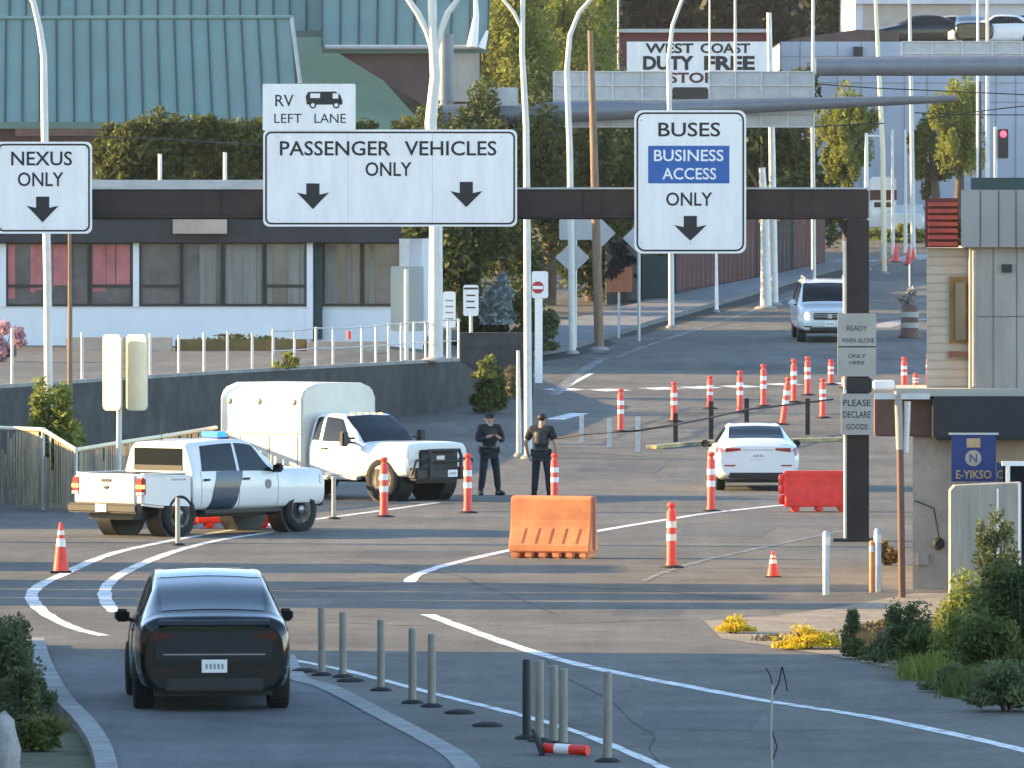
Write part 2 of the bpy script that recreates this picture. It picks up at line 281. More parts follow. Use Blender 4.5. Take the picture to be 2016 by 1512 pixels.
lines = [
 [(205, 1252), (150, 1238), (100, 1215), (72, 1193), (62, 1172), (80, 1152), (120, 1133), (180, 1105), (240, 1085), (330, 1066), (430, 1048), (540, 1032), (640, 1020), (740, 1007), (860, 990)],
 [(228, 1206), (214, 1192), (206, 1172), (212, 1152), (240, 1130), (290, 1106), (350, 1084), (430, 1064), (520, 1050), (600, 1038)],
 [(806, 1147), (818, 1134), (860, 1118), (930, 1100), (1010, 1082), (1165, 1048), (1320, 1022), (1400, 1010), (1540, 995), (1660, 985)],
 [(842, 1210), (890, 1228), (950, 1250), (1050, 1284), (1150, 1311), (1250, 1332), (1350, 1351), (1500, 1379), (1700, 1410), (1850, 1440), (2016, 1478), (2250, 1540)],
 [(572, 1299), (640, 1312), (700, 1325), (850, 1365), (1000, 1402), (1100, 1430), (1190, 1462), (1310, 1514), (1400, 1560)]]
mk = MB()
for p in lines[:4]: strip(mk, p, .20, jit=.07)
strip(mk, lines[4], .13, jit=.1)
for a, b, y in ((1085, 1140, 767), (1172, 1226, 768), (1275, 1330, 765), (1352, 1402, 763), (1430, 1485, 761), (1525, 1560, 757), (1640, 1665, 755)): strip(mk, [(a, y + 1), ((a + b) / 2, y), (b, y - 1)], 1.0, sm=2)
strip(mk, [(1115, 762), (1140, 748), (1165, 735)], .16); strip(mk, [(1092, 826), (1120, 819), (1142, 814)], .5)
struct('road_marking', mk, 'paint')
fm = MB(); strip(fm, [(1265, 1146), (1310, 1126), (1400, 1100), (1540, 1070), (1660, 1045)], .14, jit=.2); strip(fm, [(1215, 703), (1290, 675), (1400, 640), (1500, 605), (1575, 580)], .2, jit=.2)
strip(fm, [(1090, 778), (1140, 735), (1190, 705)], .35, jit=.1)
struct('worn_marking', fm, 'fpaint')
ym = MB(); strip(ym, [(1282, 884), (1400, 874), (1530, 871), (1662, 868)], .3, raised=.08); struct('yellow_kerb', ym, 'ypaint')
tm = MB()
for pts, ww in (([(240, 1180), (600, 1160), (1000, 1150), (1500, 1180)], .05), ([(620, 1225), (1000, 1232), (1380, 1218)], .05), ([(1080, 735), (1300, 728), (1650, 718)], .06), ([(1010, 1260), (1250, 1420), (1300, 1512)], .025), ([(1180, 640 + 60), (1420, 640), (1640, 590)], .05), ([(640, 1100), (900, 1135), (1100, 1210)], .04)):
    strip(tm, [(x + rnd.uniform(-12, 12), y + rnd.uniform(-2, 2)) for x, y in smooth(pts, 4)], ww, dz=.003, jit=.3)
struct('tar_seam', tm, asphalt('tar', .06, (1, 1, 1), False))
pt = MB()
for x0, y0, x1, y1 in ((700, 1085, 905, 1097), (1200, 1195, 1330, 1212), (1330, 1040, 1500, 1055), (1130, 915, 1290, 928), (1200, 620 + 40, 1330, 672), (1390, 715, 1560, 725), (1250, 1400, 1480, 1436)):
    pt.add([GP(x, y, .002) for x, y in ((x0, y1), (x1, y1 + 3), (x1 + 25, y0), (x0 + 20, y0 - 2))], [(0, 1, 2, 3)])
struct('road_patch', pt, asphalt('patch asphalt', .098, (1.0, 1, .97), False))
kb = MB(); strip(kb, [(560, 1290), (585, 1335), (650, 1356), (750, 1408), (830, 1450), (900, 1492), (940, 1540)], .26, raised=.012)
strip(kb, [(70, 1270), (85, 1320), (120, 1385), (170, 1440), (200, 1490), (215, 1550)], .22, raised=.10); struct('kerb', kb, 'kerb')
cl = MB(); pl = [(85, 1300), (560, 1300), (585, 1335), (650, 1356), (750, 1408), (830, 1450), (900, 1492), (960, 1560), (215, 1560), (170, 1440), (120, 1385)]
cl.add([GP(x, y, .003) for x, y in pl], [tuple(range(len(pl)))[::-1]]); struct('concrete_lane', cl, asphalt('worn concrete lane', .125, (1, 1, 1), False))
vg = MB(); pl = [(1385, 1222), (1420, 1258), (1640, 1292), (1850, 1335), (2016, 1376), (2400, 1450), (2400, 1166), (1800, 1168), (1660, 1195), (1530, 1212)]
vg.add([GP(x, y, .006) for x, y in pl], [tuple(range(len(pl)))]); struct('verge', vg, 'dirt')
vl = MB(); pl = [(-300, 1250), (70, 1262), (85, 1320), (120, 1385), (170, 1440), (200, 1490), (215, 1560), (-300, 1560)]
vl.add([GP(x, y, .006) for x, y in pl], [tuple(range(len(pl)))]); struct('verge_bank', vl, 'turf')
# far pavement with its kerb
sw = MB(); inner = [(1050, 702), (1110, 693), (1180, 673), (1280, 641), (1400, 606), (1520, 571), (1600, 546), (1670, 528)]; outer = [(930, 690), (1060, 655), (1180, 622), (1330, 588), (1440, 565), (1520, 548), (1600, 530), (1670, 514)]
A = [GP(*p) for p in inner]; B = [GP(*p) for p in outer]; n = len(A); up = Vector((0, 0, .15))
V = A + [a + up for a in A] + [b + up for b in B]
sw.add(V, [(i + 1, i, n + i, n + i + 1) for i in range(n - 1)] + [(n + i + 1, n + i, 2 * n + i, 2 * n + i + 1) for i in range(n - 1)] + [(0, n, 2 * n)]); struct('pavement', sw, 'pave')
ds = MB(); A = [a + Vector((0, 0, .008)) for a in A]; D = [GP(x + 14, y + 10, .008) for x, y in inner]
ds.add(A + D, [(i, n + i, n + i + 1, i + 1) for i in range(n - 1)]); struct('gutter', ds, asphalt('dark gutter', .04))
# ================================================================ terrace and its wall
WL = [(-420, 150.5), (0, 172), (450, 190.5), (905, 209)]       # wall line: photo column and depth
wl = [Vector((PX(x, y), y, 0)) for x, y in WL]
ZT = [2.1, 2.1, 2.1, 2.12]
tr = MB(); top = [Vector((p.x, p.y, z)) for p, z in zip(wl, ZT)]
poly = top + [Vector((PX(930, 222), 222, 2.0)), Vector((PX(940, 252), 252, 2.45)), Vector((-80, 252, 2.45)), Vector((-80, 150, 2.1))]
tr.add(poly, [tuple(range(len(poly)))]); struct('terrace', tr, 'asphalt')
w = MB(); th = Vector((0, .4, 0))
for i in range(3):
    a, b = wl[i], wl[i + 1]; ta = ZT[i] + .06; tb = ZT[i + 1] + .06; ga = gz(a.y) - .2; gb = gz(b.y) - .2
    w.hexa([(a.x, a.y, ga), (b.x, b.y, gb), (b.x, b.y + .4, gb), (a.x, a.y + .4, ga), (a.x, a.y, ta), (b.x, b.y, tb), (b.x, b.y + .4, tb), (a.x, a.y + .4, ta)])
e0 = wl[3]; e1 = GP(1010, 772)
w.hexa([(e0.x, e0.y, .5), (e1.x, e1.y, .6), (e1.x, e1.y + .4, .6), (e0.x, e0.y + .4, .5), (e0.x, e0.y, 2.16), (e1.x, e1.y, 1.15), (e1.x, e1.y + .4, 1.15), (e0.x, e0.y + .4, 2.16)])
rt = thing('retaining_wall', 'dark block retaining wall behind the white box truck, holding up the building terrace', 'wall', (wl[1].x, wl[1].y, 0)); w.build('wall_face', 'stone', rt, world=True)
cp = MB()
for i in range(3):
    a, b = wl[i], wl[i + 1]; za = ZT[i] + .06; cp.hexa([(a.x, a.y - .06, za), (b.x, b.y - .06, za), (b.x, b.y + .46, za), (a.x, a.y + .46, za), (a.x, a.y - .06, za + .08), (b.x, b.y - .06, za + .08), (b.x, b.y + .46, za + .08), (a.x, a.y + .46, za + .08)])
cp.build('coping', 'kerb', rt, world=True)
# guard rail on the terrace edge
gr = thing('guard_rail', 'pale steel post guard rail along the top of the terrace wall', 'railing', tuple(top[2]))
posts = [(-60, 760, 845), (24, 720, 830), (162, 712, 805), (296, 708, 790), (352, 705, 780), (402, 698, 775), (448, 690, 768), (497, 690, 762), (538, 682, 758), (580, 678, 752), (622, 675, 752), (656, 674, 748), (712, 668, 742), (740, 664, 738), (765, 658, 735), (790, 654, 730), (815, 648, 726), (838, 645, 722), (860, 640, 720), (882, 637, 716), (903, 634, 713)]
def onwall(px):
    for (x0, y0), (x1, y1) in zip(WL, WL[1:]):
        if px <= x1: return y0 + (y1 - y0) * (px - x0) / (x1 - x0)
    return WL[-1][1]
tops = []; mids = []
for px, yt, yb in posts:
    Y = onwall(px) + .2; h = (yb - yt) / S(Y); x = PX(px, Y); zb = 2.22
    MB().tube([(x, Y, zb), (x, Y, zb + h)], .035, 6).build('rail_post', 'galv', gr, world=True); tops.append((x, Y, zb + h - .03)); mids.append((x, Y, zb + h * .45))
MB().tube(tops[8:], .022, 6).build('top_rail', 'galv', gr, world=True); MB().tube(mids[8:], .016, 6).build('middle_rail', 'galv', gr, world=True)
mk2 = MB(); Y = onwall(687) + .2; mk2.tube([(PX(687, Y), Y - .02, PZ(668, Y)), (PX(687, Y), Y - .02, PZ(652, Y))], .05, 8); MB.build(mk2, 'post_cap', 'redorange', gr, world=True)
# ================================================================ office building on the terrace
YB = 226.0
ob = thing('office_building', 'low flat-roofed building with a white wall band under a row of curtained windows', 'building', (PX(300, YB), YB, 2.2))
m = MB(); prect(m, -700, 612, 600, 720, YB, 1.0); prect(m, -700, 830, 470, 700, YB, 22, -.9); m.build('wall', 'whitew', ob, world=True)
m = MB(); prect(m, 618, 832, 598, 690, YB, .5, -.55); m.build('recessed_wall', 'whitew', ob, world=True)
m = MB(); prect(m, -700, 790, 436, 478, YB, 1.3, .35); m.build('fascia', 'darkroof', ob, world=True, bevel=.02)
m = MB(); prect(m, -700, 860, 376, 436, YB, 24, -.4); m.build('roof', 'darkroof', ob, world=True)
m = MB(); prect(m, -700, 870, 354, 376, YB, 24.6, -.2); m.build('roof_edge', 'palegrey', ob, world=True)
m = MB(); prect(m, 342, 448, 432, 460, YB, .2, .6); m.build('notice_board', 'beige', ob, world=True)
for x0, x1, t, bt in ((262, 274, 478, 604), (604, 616, 472, 668), (-2, 12, 480, 604)):
    m = MB(); prect(m, x0, x1, t, bt, YB, .3, .06); m.build('column', 'whitew', ob, world=True)
m = MB(); prect(m, 617, 634, 476, 668, YB, .2, -.3); m.build('column', 'greenpaint', ob, world=True)
for x0, x1, tr_, cu in ((12, 88, 1, 'pinkrefl'), (92, 137, 0, 'pinkrefl'), (140, 175, 0, 'curtain'), (178, 260, 1, 'pinkrefl'), (276, 356, 1, 'curtain'), (359, 437, 0, 'curtain'), (440, 519, 0, 'curtain'), (522, 603, 1, 'curtain'), (636, 711, 0, 'curtain'), (714, 788, 0, 'curtain'), (-120, -4, 0, 'curtain')):
    rec = -.5 if x0 > 620 else 0
    fr = MB()
    for a, b, c, d in ((x0 - 1, x1 + 1, 476, 480), (x0 - 1, x1 + 1, 598, 603), (x0 - 1, x0 + 3, 480, 598), (x1 - 3, x1 + 1, 480, 598)): prect(fr, a, b, c, d, YB, .12, .05 + rec)
    if tr_: prect(fr, x0 + 3, x1 - 3, 560, 566, YB, .12, .05 + rec)
    f = fr.build('window', 'frame', ob, world=True)
    p = MB(); prect(p, x0 + 3, x1 - 3, 480, 598, YB, .02, .0 + rec); po = p.build('pane', 'pane', None); po.parent = f; po.location = -Vector(ob.location)
    c = MB(); k = 0; xx = x0 + 4
    hang = rnd.uniform(.05, .4)
    while xx < x1 - 5:
        ww = rnd.uniform(7, 34)
        if rnd.random() > hang: prect(c, xx, min(xx + ww, x1 - 4), 482, 598 if cu == 'curtain' else rnd.uniform(555, 592), YB, .01, .012 + rec + rnd.uniform(0, .02))
        xx += ww + rnd.uniform(0, 2)
    co = c.build('curtain', cu, None); co.parent = f; co.location = -Vector(ob.location)  # pink strips put the panes' red reflections into colour
for px, yt in ((315, 303), (443, 300)):
    Y = 232; MB().tube([(PX(px, Y), Y, PZ(372, Y)), (PX(px, Y), Y, PZ(yt, Y))], .055, 8).build('vent_pipe', 'pole', ob, world=True)
m = MB(); prect(m, 786, 806, 470, 530, 221, .3); m.build('downpipe', 'galv', ob, world=True)
m = MB(); Yp = 219.5; m.box(PX(345, Yp), PX(603, Yp), Yp, Yp + .8, 2.2, PZ(668, Yp)); pb = thing('planter_box', 'long olive brown planter box below the white office wall', 'planter', (PX(470, Yp), Yp, 2.2)); m.build('box', 'olive', pb, world=True, bevel=.03)
m = MB(); m.crown((PX(470, Yp), Yp + .4, PZ(668, Yp)), (1.7, .35, .12), 500, .06, rnd); m.build('planting', 'lf_mid', pb, world=True)
m = MB(); Yp = 219.2; m.box(PX(604, Yp), PX(765, Yp), Yp, Yp + .5, 2.2, PZ(672, Yp)); lw = thing('garden_wall', 'low tan wall beside the planter box in front of the recessed windows', 'wall', (PX(680, Yp), Yp, 2.2)); m.build('wall_face', 'beige', lw, world=True, bevel=.03)
m = MB(); Yp = 218.9; m.box(PX(130, Yp), PX(338, Yp), Yp, Yp + .5, 2.2, PZ(664, Yp)); lw = thing('garden_wall', 'low tan wall behind the twin cream sign panels', 'wall', (PX(240, Yp), Yp, 2.2)); m.build('wall_face', 'beige', lw, world=True, bevel=.03)
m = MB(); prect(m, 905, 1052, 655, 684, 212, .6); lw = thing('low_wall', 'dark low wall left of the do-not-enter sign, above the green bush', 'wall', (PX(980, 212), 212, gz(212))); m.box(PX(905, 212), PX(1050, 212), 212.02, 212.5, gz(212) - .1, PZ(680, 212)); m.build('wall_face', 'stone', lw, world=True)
# ================================================================ lane sign gantry
YGn = 143.5
gn = thing('gantry', 'dark brown steel gantry beam spanning the road and carrying the lane signs', 'gantry', (PX(1688, YGn), YGn, 0))
m = MB(); m.box(PX(-420, YGn), PX(1709, YGn), YGn - .2, YGn + .25, PZ(432, YGn), PZ(373, YGn)); m.build('beam', 'gantry', gn, world=True, bevel=.02)
m = MB(); m.box(PX(-420, YGn) - .02, PX(1709, YGn) + .02, YGn - .24, YGn + .29, PZ(373, YGn) + .002, PZ(369, YGn)); m.build('beam_cap', 'palegrey', gn, world=True)
for a, b in ((1666, 1710), (-420, -376)):
    m = MB(); m.box(PX(a, YGn), PX(b, YGn), YGn - .19, YGn + .24, 0, PZ(432, YGn) - .002); m.box(PX(a, YGn) - .1, PX(b, YGn) + .1, YGn - .3, YGn + .35, 0, .05)
    m.build('post', 'gantry', gn, world=True, bevel=.015)
for px_ in (400, 1150, 1560):
    m = MB(); m.box(PX(px_, YGn), PX(px_ + 34, YGn), YGn - .235, YGn - .202, PZ(428, YGn), PZ(377, YGn)); sp = m.build('splice_plate', 'gantry', gn, world=True, bevel=.006, seg=1)
    m = MB(); [m.lathe([(.018, -.02), (.001, -.024)], 6, (PX(px_ + a_, YGn), YGn - .235, PZ(b_, YGn)), 'y') for a_ in (5, 17, 29) for b_ in (385, 402, 420)]; o = m.build('bolt', 'gantry', None); o.parent = sp; o.location = -Vector(gn.location)
m = MB(); m.tube([(PX(-420, YGn), YGn - .23, PZ(427, YGn)), (PX(1660, YGn), YGn - .23, PZ(428, YGn))], .03, 6); m.build('conduit', 'gantry', gn, world=True)
hs = MB(); x1 = PX(1666, YGn); hs.xz([(x1, PZ(470, YGn)), (x1 - .18, PZ(433, YGn)), (x1, PZ(433, YGn))], YGn - .1, YGn + .15); hs.build('haunch', 'gantry', gn, world=True)
M['seamgrey'] = mat('panel seam', (.50, .51, .52), .6)
def rrect(x0, x1, z0, z1, r, n=5):
    P = []
    for cx, cz, a0 in ((x1 - r, z1 - r, 0), (x0 + r, z1 - r, 90), (x0 + r, z0 + r, 180), (x1 - r, z0 + r, 270)):
        for i in range(n + 1): a = R(a0 + 90 * i / n); P.append((cx + r * math.cos(a), cz + r * math.sin(a)))
    return P
def ring(mb, outer, inner, y):
    n = len(outer); mb.add([(a, y, b) for a, b in outer] + [(a, y, b) for a, b in inner], [(i, n + i, n + (i + 1) % n, (i + 1) % n) for i in range(n)])
def sign(label, x0, x1, yt, yb, Y, rad=12, border=True, name='lane_sign', m='sign'):
    a, b, c, d = PX(x0, Y), PX(x1, Y), PZ(yb, Y), PZ(yt, Y); k = Y / FPX
    t = thing(name, label, 'sign', ((a + b) / 2, Y, c))
    p = MB(); p.xz(rrect(a, b, c, d, rad * k), Y, Y + .05); p.build('panel', m, t, world=True)
    if border:
        q = MB(); ring(q, rrect(a + 4 * k, b - 4 * k, c + 4 * k, d - 4 * k, rad * k), rrect(a + 7.5 * k, b - 7.5 * k, c + 7.5 * k, d - 7.5 * k, max(rad - 3, 1) * k), Y - .003); q.build('border', 'black', t, world=True)
    if border and b - a > 3:
        for f_ in (1 / 3, 2 / 3): q = MB(); xm = a + (b - a) * f_; q.box(xm - .004, xm + .004, Y - .0015, Y, c + .04, d - .04); q.build('panel_seam', 'seamgrey', t, world=True)
    if border:
        for fx in (.06, .5, .94):
            for fz in (.07, .93): q = MB(); q.lathe([(.014, -.006), (.001, -.008)], 6, (a + (b - a) * fx, Y, c + (d - c) * fz), 'y'); q.build('bolt', 'galv', t, world=True)
    for xx in (a + (b - a) * .25, a + (b - a) * .75):
        br = MB(); br.box(xx - .04, xx + .04, Y + .052, Y + .25, c + .1, d - .1); br.build('bracket', 'galv', t, world=True)
    return t
def letter(t, txt, cx, cy, w, h, Y, m='black', bold=.012):
    q = MB(); k = Y / FPX; text_mb(txt, PX(cx, Y), PZ(cy, Y), w * k, h * k, Y - .004, q, bold=bold); return q.build('lettering', m, t, world=True)
def arrow(t, cx, yt, yb, Y, w=64):
    k = Y / FPX; x = PX(cx, Y); P = [(-13, yt), (13, yt), (13, yt + 22), (w / 2, yt + 18), (w / 4, yt + 34), (0, yb), (-w / 4, yt + 34), (-w / 2, yt + 18), (-13, yt + 22)]
    q = MB(); q.add([(x + a * k, Y - .004, PZ(b, Y)) for a, b in P], [(8, 2, 1, 0), (7, 6, 8), (8, 6, 5), (8, 5, 2), (2, 5, 4), (2, 4, 3)]); q.build('arrow', 'black', t, world=True)
YS = 143.0
t = sign('white overhead sign reading NEXUS ONLY with one down arrow', -9, 181, 279, 460, YS); letter(t, 'NEXUS', 82, 312, 120, 28, YS); letter(t, 'ONLY', 80, 353, 90, 28, YS); arrow(t, 84, 387, 438, YS)
t = sign('wide white overhead sign reading PASSENGER VEHICLES ONLY with two down arrows', 518, 1018, 255, 446, YS); letter(t, 'PASSENGER', 660, 292, 218, 29, YS); letter(t, 'VEHICLES', 887, 292, 181, 29, YS); letter(t, 'ONLY', 765, 333, 91, 28, YS); arrow(t, 616, 361, 412, YS); arrow(t, 918, 358, 408, YS)
t = sign('tall white overhead sign reading BUSES BUSINESS ACCESS ONLY with a blue box', 1249, 1469, 217, 499, YS, 16); letter(t, 'BUSES', 1357, 255, 122, 28, YS)
q = MB(); q.add([(PX(a, YS), YS - .003, PZ(b, YS)) for a, b in ((1276, 361), (1436, 361), (1436, 287), (1276, 287))], [(0, 1, 2, 3)]); q.build('blue_box', 'blue', t, world=True)
letter(t, 'BUSINESS', 1356, 306, 137, 23, YS - .002, 'sign'); letter(t, 'ACCESS', 1357, 342, 106, 23, YS - .002, 'sign'); letter(t, 'ONLY', 1357, 392, 91, 27, YS); arrow(t, 1359, 425, 474, YS)
t = sign('small white sign reading RV LEFT LANE with a van symbol', 517, 700, 165, 257, YS - .02, 3, False, 'lane_sign')
letter(t, 'RV', 560, 198, 36, 23, YS - .02, bold=.005); letter(t, 'LEFT', 567, 233, 54, 18, YS - .02, bold=.0); letter(t, 'LANE', 650, 233, 62, 18, YS - .02, bold=.0)
k = YS / FPX; q = MB(); x = PX(638, YS); pz = lambda v: PZ(v, YS)
q.add([(x + a * k, YS - .024, pz(b)) for a, b in [(-34, 206), (-36, 190), (-31, 181), (22, 180), (32, 187), (36, 198), (36, 206)]], [tuple(range(7))[::-1]])
for wx in (-22, 24): q.add([(x + (wx + 7 * math.cos(i * .785)) * k, YS - .0245, pz(207) + 7 * k * math.sin(i * .785)) for i in range(8)], [tuple(range(8))])
vs = q.build('van_symbol', 'black', t, world=True)
WN = []
for a, b, c, d in ((-27, -8, 184, 193), (17, 28, 184, 194)): q = MB(); WN.append(q); q.add([(x + u * k, YS - .0275, pz(v)) for u, v in ((a, d), (b, d), (b, c), (a, c))], [(0, 1, 2, 3)])
for wx in (-22, 24): q = MB(); WN.append(q); q.add([(x + (wx + 4 * math.cos(i * .785)) * k, YS - .0275, pz(207) + 4 * k * math.sin(i * .785)) for i in range(8)], [tuple(range(8))])
for q in WN: w_ = q.build('symbol_window', 'sign', None); w_.parent = vs; w_.location = -Vector(t.location)
# boards on the gantry post
Yb2 = 142.9
t = sign('pale notice board with four faint lines high on the gantry post, above the black box', 1649, 1725, 617, 741, Yb2, 3, False, 'notice_board', 'block')
for tx, y, w2, h in (('READY', 646, 40, 10), ('WHEN', 670, 28, 9), ('ONLY', 701, 34, 8), ('HERE', 714, 30, 7)): letter(t, tx, 1687 - (tx == 'WHEN') * 16, y, w2, h, Yb2, 'black', .0)
letter(t, 'ALONE', 1705, 670, 32, 9, Yb2, 'black', .0)
q = MB(); q.add([(PX(a, Yb2), Yb2 - .003, PZ(b, Yb2)) for a, b in ((1650, 684), (1724, 684), (1724, 681.5), (1650, 681.5))], [(0, 1, 2, 3)]); q.build('divider', 'black', t, world=True)
t = sign('pale notice board with three dark lines low on the gantry post, under the black box', 1656, 1718, 775, 856, Yb2, 3, False, 'notice_board', 'block')
for tx, y, w2, h in (('PLEASE', 793, 54, 13), ('DECLARE', 816, 54, 13), ('GOODS', 840, 42, 11)): letter(t, tx, 1687, y, w2, h, Yb2, 'black', .005)
t = thing('signal_box', 'black box strapped to the gantry post between the two notice boards', 'box', (PX(1692, Yb2), Yb2, PZ(774, Yb2))); m = MB(); prect(m, 1666, 1716, 744, 773, Yb2, .3, .03); m.build('housing', 'trim', t, world=True, bevel=.015)
m = MB(); prect(m, 1660, 1666, 768, 774, Yb2, .1, .05); m.build('clamp', 'band', t, world=True)
t = thing('thin_pole', 'thin pale pole running up the left side of the gantry post', 'pole', (PX(1663, 143.2), 143.2, 0)); m = MB(); m.tube([(PX(1664, 143.2), 143.2, 0), (PX(1662, 143.2), 143.2, PZ(474, 143.2))], .025, 8); m.build('shaft', 'pole', t, world=True); m = MB(); m.box(PX(1640, 143.2), PX(1672, 143.2), 143.1, 143.28, 0, .06); m.build('foot', 'trim', t, world=True)
# ================================================================ booth building on the right
YR = 124.0; M['greyseam'] = mat('grey joint', (.16, .15, .14), .9)
rb = thing('booth_building', 'grey two-storey inspection booth building with black awning and navy banner on its wall', 'building', (PX(1900, YR), YR, 0))
m = MB(); pray(m, 1797, 2300, 855, 1163, YR, 9); m.build('wall', 'beige', rb, world=True)
m = MB(); prect(m, 1908, 2300, 485, 765, YR, 8, .25); m.build('wall', 'greywall', rb, world=True)
m = MB(); pray(m, 1889, 2300, 374, 486.5, YR, 8.6, .45); m.build('parapet', 'grey', rb, world=True)
m = MB(); pray(m, 1910, 2300, 350, 374, YR, 8.3, .30); m.build('roof_edge', 'greenpaint', rb, world=True)
m = MB(); pray(m, 1826, 1908, 488, 764, YR, 7, -.25); m.build('block_wall', 'block', rb, world=True)
m = MB()
for y in range(505, 764, 17): prect(m, 1827, 1907, y, y + 1.5, YR, .02, -.235)
m.build('block_joint', 'greywall', rb, world=True)
m = MB(); pray(m, 1822, 1888, 390, 487, YR, 1.2, -.1); lv = m.build('louvre', 'maroon', rb, world=True)
m = MB()
for y in range(398, 484, 13): prect(m, 1828, 1886, y, y + 8, YR, .1, -.04)
lo = m.build('louvre_slat', 'louvre', None); lo.parent = lv; lo.location = -Vector(rb.location)
m = MB(); prect(m, 1871, 1907, 545, 676, YR, .1, -.18); wn = m.build('window', 'olive', rb, world=True)
m = MB(); prect(m, 1882, 1902, 556, 670, YR, .05, -.14); p_ = m.build('pane', 'pane', None); p_.parent = wn; p_.location = -Vector(rb.location)
m = MB(); prect(m, 1868, 1906, 692, 704, YR, .1, -.16); m.build('vent', 'brownbox', rb, world=True)
m = MB()
for x_ in (1926, 1962, 1996): prect(m, x_, x_ + 1.4, 376, 486, YR, .02, .46)
m.build('panel_joint', 'trim', rb, world=True)
m = MB()
for x_ in (1953, 1999): prect(m, x_, x_ + 1.4, 487, 764, YR, .02, .262)
prect(m, 1909, 2200, 622, 623.4, YR, .02, .262); m.build('panel_joint', 'greyseam', rb, world=True)
m = MB(); m.tube([(PX(1916, YR), YR - .32, PZ(760, YR)), (PX(1916, YR), YR - .32, PZ(492, YR))], .035, 8); m.build('downpipe', 'greywall', rb, world=True)
m = MB(); prect(m, 1970, 1990, 520, 536, YR, .05, .30); m.build('vent', 'trim', rb, world=True)
m = MB(); m.tube([(PX(1800, YR), YR - .06, PZ(985, YR)), (PX(1838, YR), YR - .06, PZ(1000, YR)), (PX(1850, YR), YR - .06, PZ(1068, YR))], .012, 5); m.build('cable', 'trim', rb, world=True)
m = MB(); prect(m, 1806, 1828, 1090, 1112, YR, .04, .045); m.build('meter_box', 'greywall', rb, world=True)
m = MB(); prect(m, 1833, 2300, 779, 864, YR, 1.5, .7); m.build('awning', 'blackaw', rb, world=True, bevel=.03)
m = MB(); pray(m, 1760, 2300, 764, 778.5, YR, 3, .55); m.build('canopy_slab', 'block', rb, world=True)
m = MB(); prect(m, 1722, 1846, 782, 859, YR, .5, .1); bx = m.build('brown_cabinet', 'brownbox', rb, world=True, bevel=.02)
m = MB(); prect(m, 1718, 1760, 748, 766, YR, .3, .3); m.build('camera_housing', 'band', rb, world=True, bevel=.02)
m = MB(); m.lathe([(.06, -.1), (.10, 0), (.05, .12)], 10, (PX(1847, YR), YR - .1, PZ(1070, YR)), 'y'); m.build('wall_lamp', 'trim', rb, world=True)
YN = YR - .85
bn = thing('banner', 'navy hanging banner with gold square, disc and short gold writing', 'banner', (PX(1916, YN), YN, PZ(952, YN)))
m = MB(); prect(m, 1873, 1961, 854, 948, YN, .02); m.build('cloth', 'banner', bn, world=True)
m = MB(); prect(m, 1868, 1966, 852, 856, YN, .05, .02); m.build('rod', 'galv', bn, world=True)
m = MB(); prect(m, 1903, 1930, 863, 881, YN, .004, .006); m.build('square_emblem', 'gold', bn, world=True)
m = MB(); m.lathe([(16 * YN / FPX, -.008), (16 * YN / FPX, -.002)], 20, (PX(1916, YN), YN, PZ(902, YN)), 'y'); dk = m.build('disc_emblem', 'beige', bn, world=True)
q = MB(); text_mb('N', PX(1916, YN), PZ(902, YN), .11, .12, YN - .012, q); e_ = q.build('disc_mark', 'banner', None); e_.parent = dk; e_.location = -Vector(bn.location)
q = MB(); text_mb('E-YIKSO', PX(1917, YN), PZ(934, YN), 70 * YN / FPX, 17 * YN / FPX, YN - .006, q, bold=.02); q.build('lettering', 'gold', bn, world=True)
YW = 117.0
t = thing('concrete_wall', 'tall beige rendered wall at the right edge, rising out of the dark shrubs', 'wall', (PX(1940, YW), YW, 0)); m = MB(); m.xz([(PX(1871, YW), 0), (PX(2011, YW), 0), (PX(2011, YW), PZ(950, YW)), (PX(1880, YW), PZ(956, YW)), (PX(1871, YW), PZ(966, YW))], YW, YW + .5); m.build('wall_face', 'streak', t, world=True, bevel=.006, seg=1)
m = MB(); prect(m, 1962, 1966, 962, 1150, YW, .03, .012); prect(m, 2004, 2009, 952, 1160, YW, .03, .02); m.build('rib', 'band', t, world=True)
t = thing('window_booth', 'dark glazed booth window with white frame behind the beige wall', 'booth', (PX(2050, 121), 121, 0)); m = MB(); prect(m, 1974, 2200, 915, 1145, 121, 1.5); m.build('glazing', 'glass', t, world=True)
m = MB(); prect(m, 1972, 2200, 908, 917, 121, .1, .06); prect(m, 1980, 1988, 917, 1000, 121, .1, .06); m.build('frame', 'band', t, world=True)
t = thing('barrier_post', 'grey brown steel post with crossarm in front of the booth building', 'post', (PX(1774, 121), 121, 0)); m = MB(); m.tube([(PX(1776, 121), 121, 0), (PX(1772, 121), 121, PZ(880, 121))], .055, 10); m.build('lower_shaft', 'brownbox', t, world=True)
m = MB(); m.tube([(PX(1772, 121), 121, PZ(885, 121)), (PX(1768, 121), 121, PZ(770, 121))], .06, 10); m.build('upper_shaft', 'greywall', t, world=True); m = MB(); prect(m, 1722, 1830, 775, 786, 121, .08, .04); m.build('crossarm', 'galv', t, world=True); m = MB(); m.tube([(PX(1783, 121), 121, PZ(890, 121)), (PX(1787, 121), 121, PZ(790, 121))], .05, 8); m.build('brace', 'galv', t, world=True)
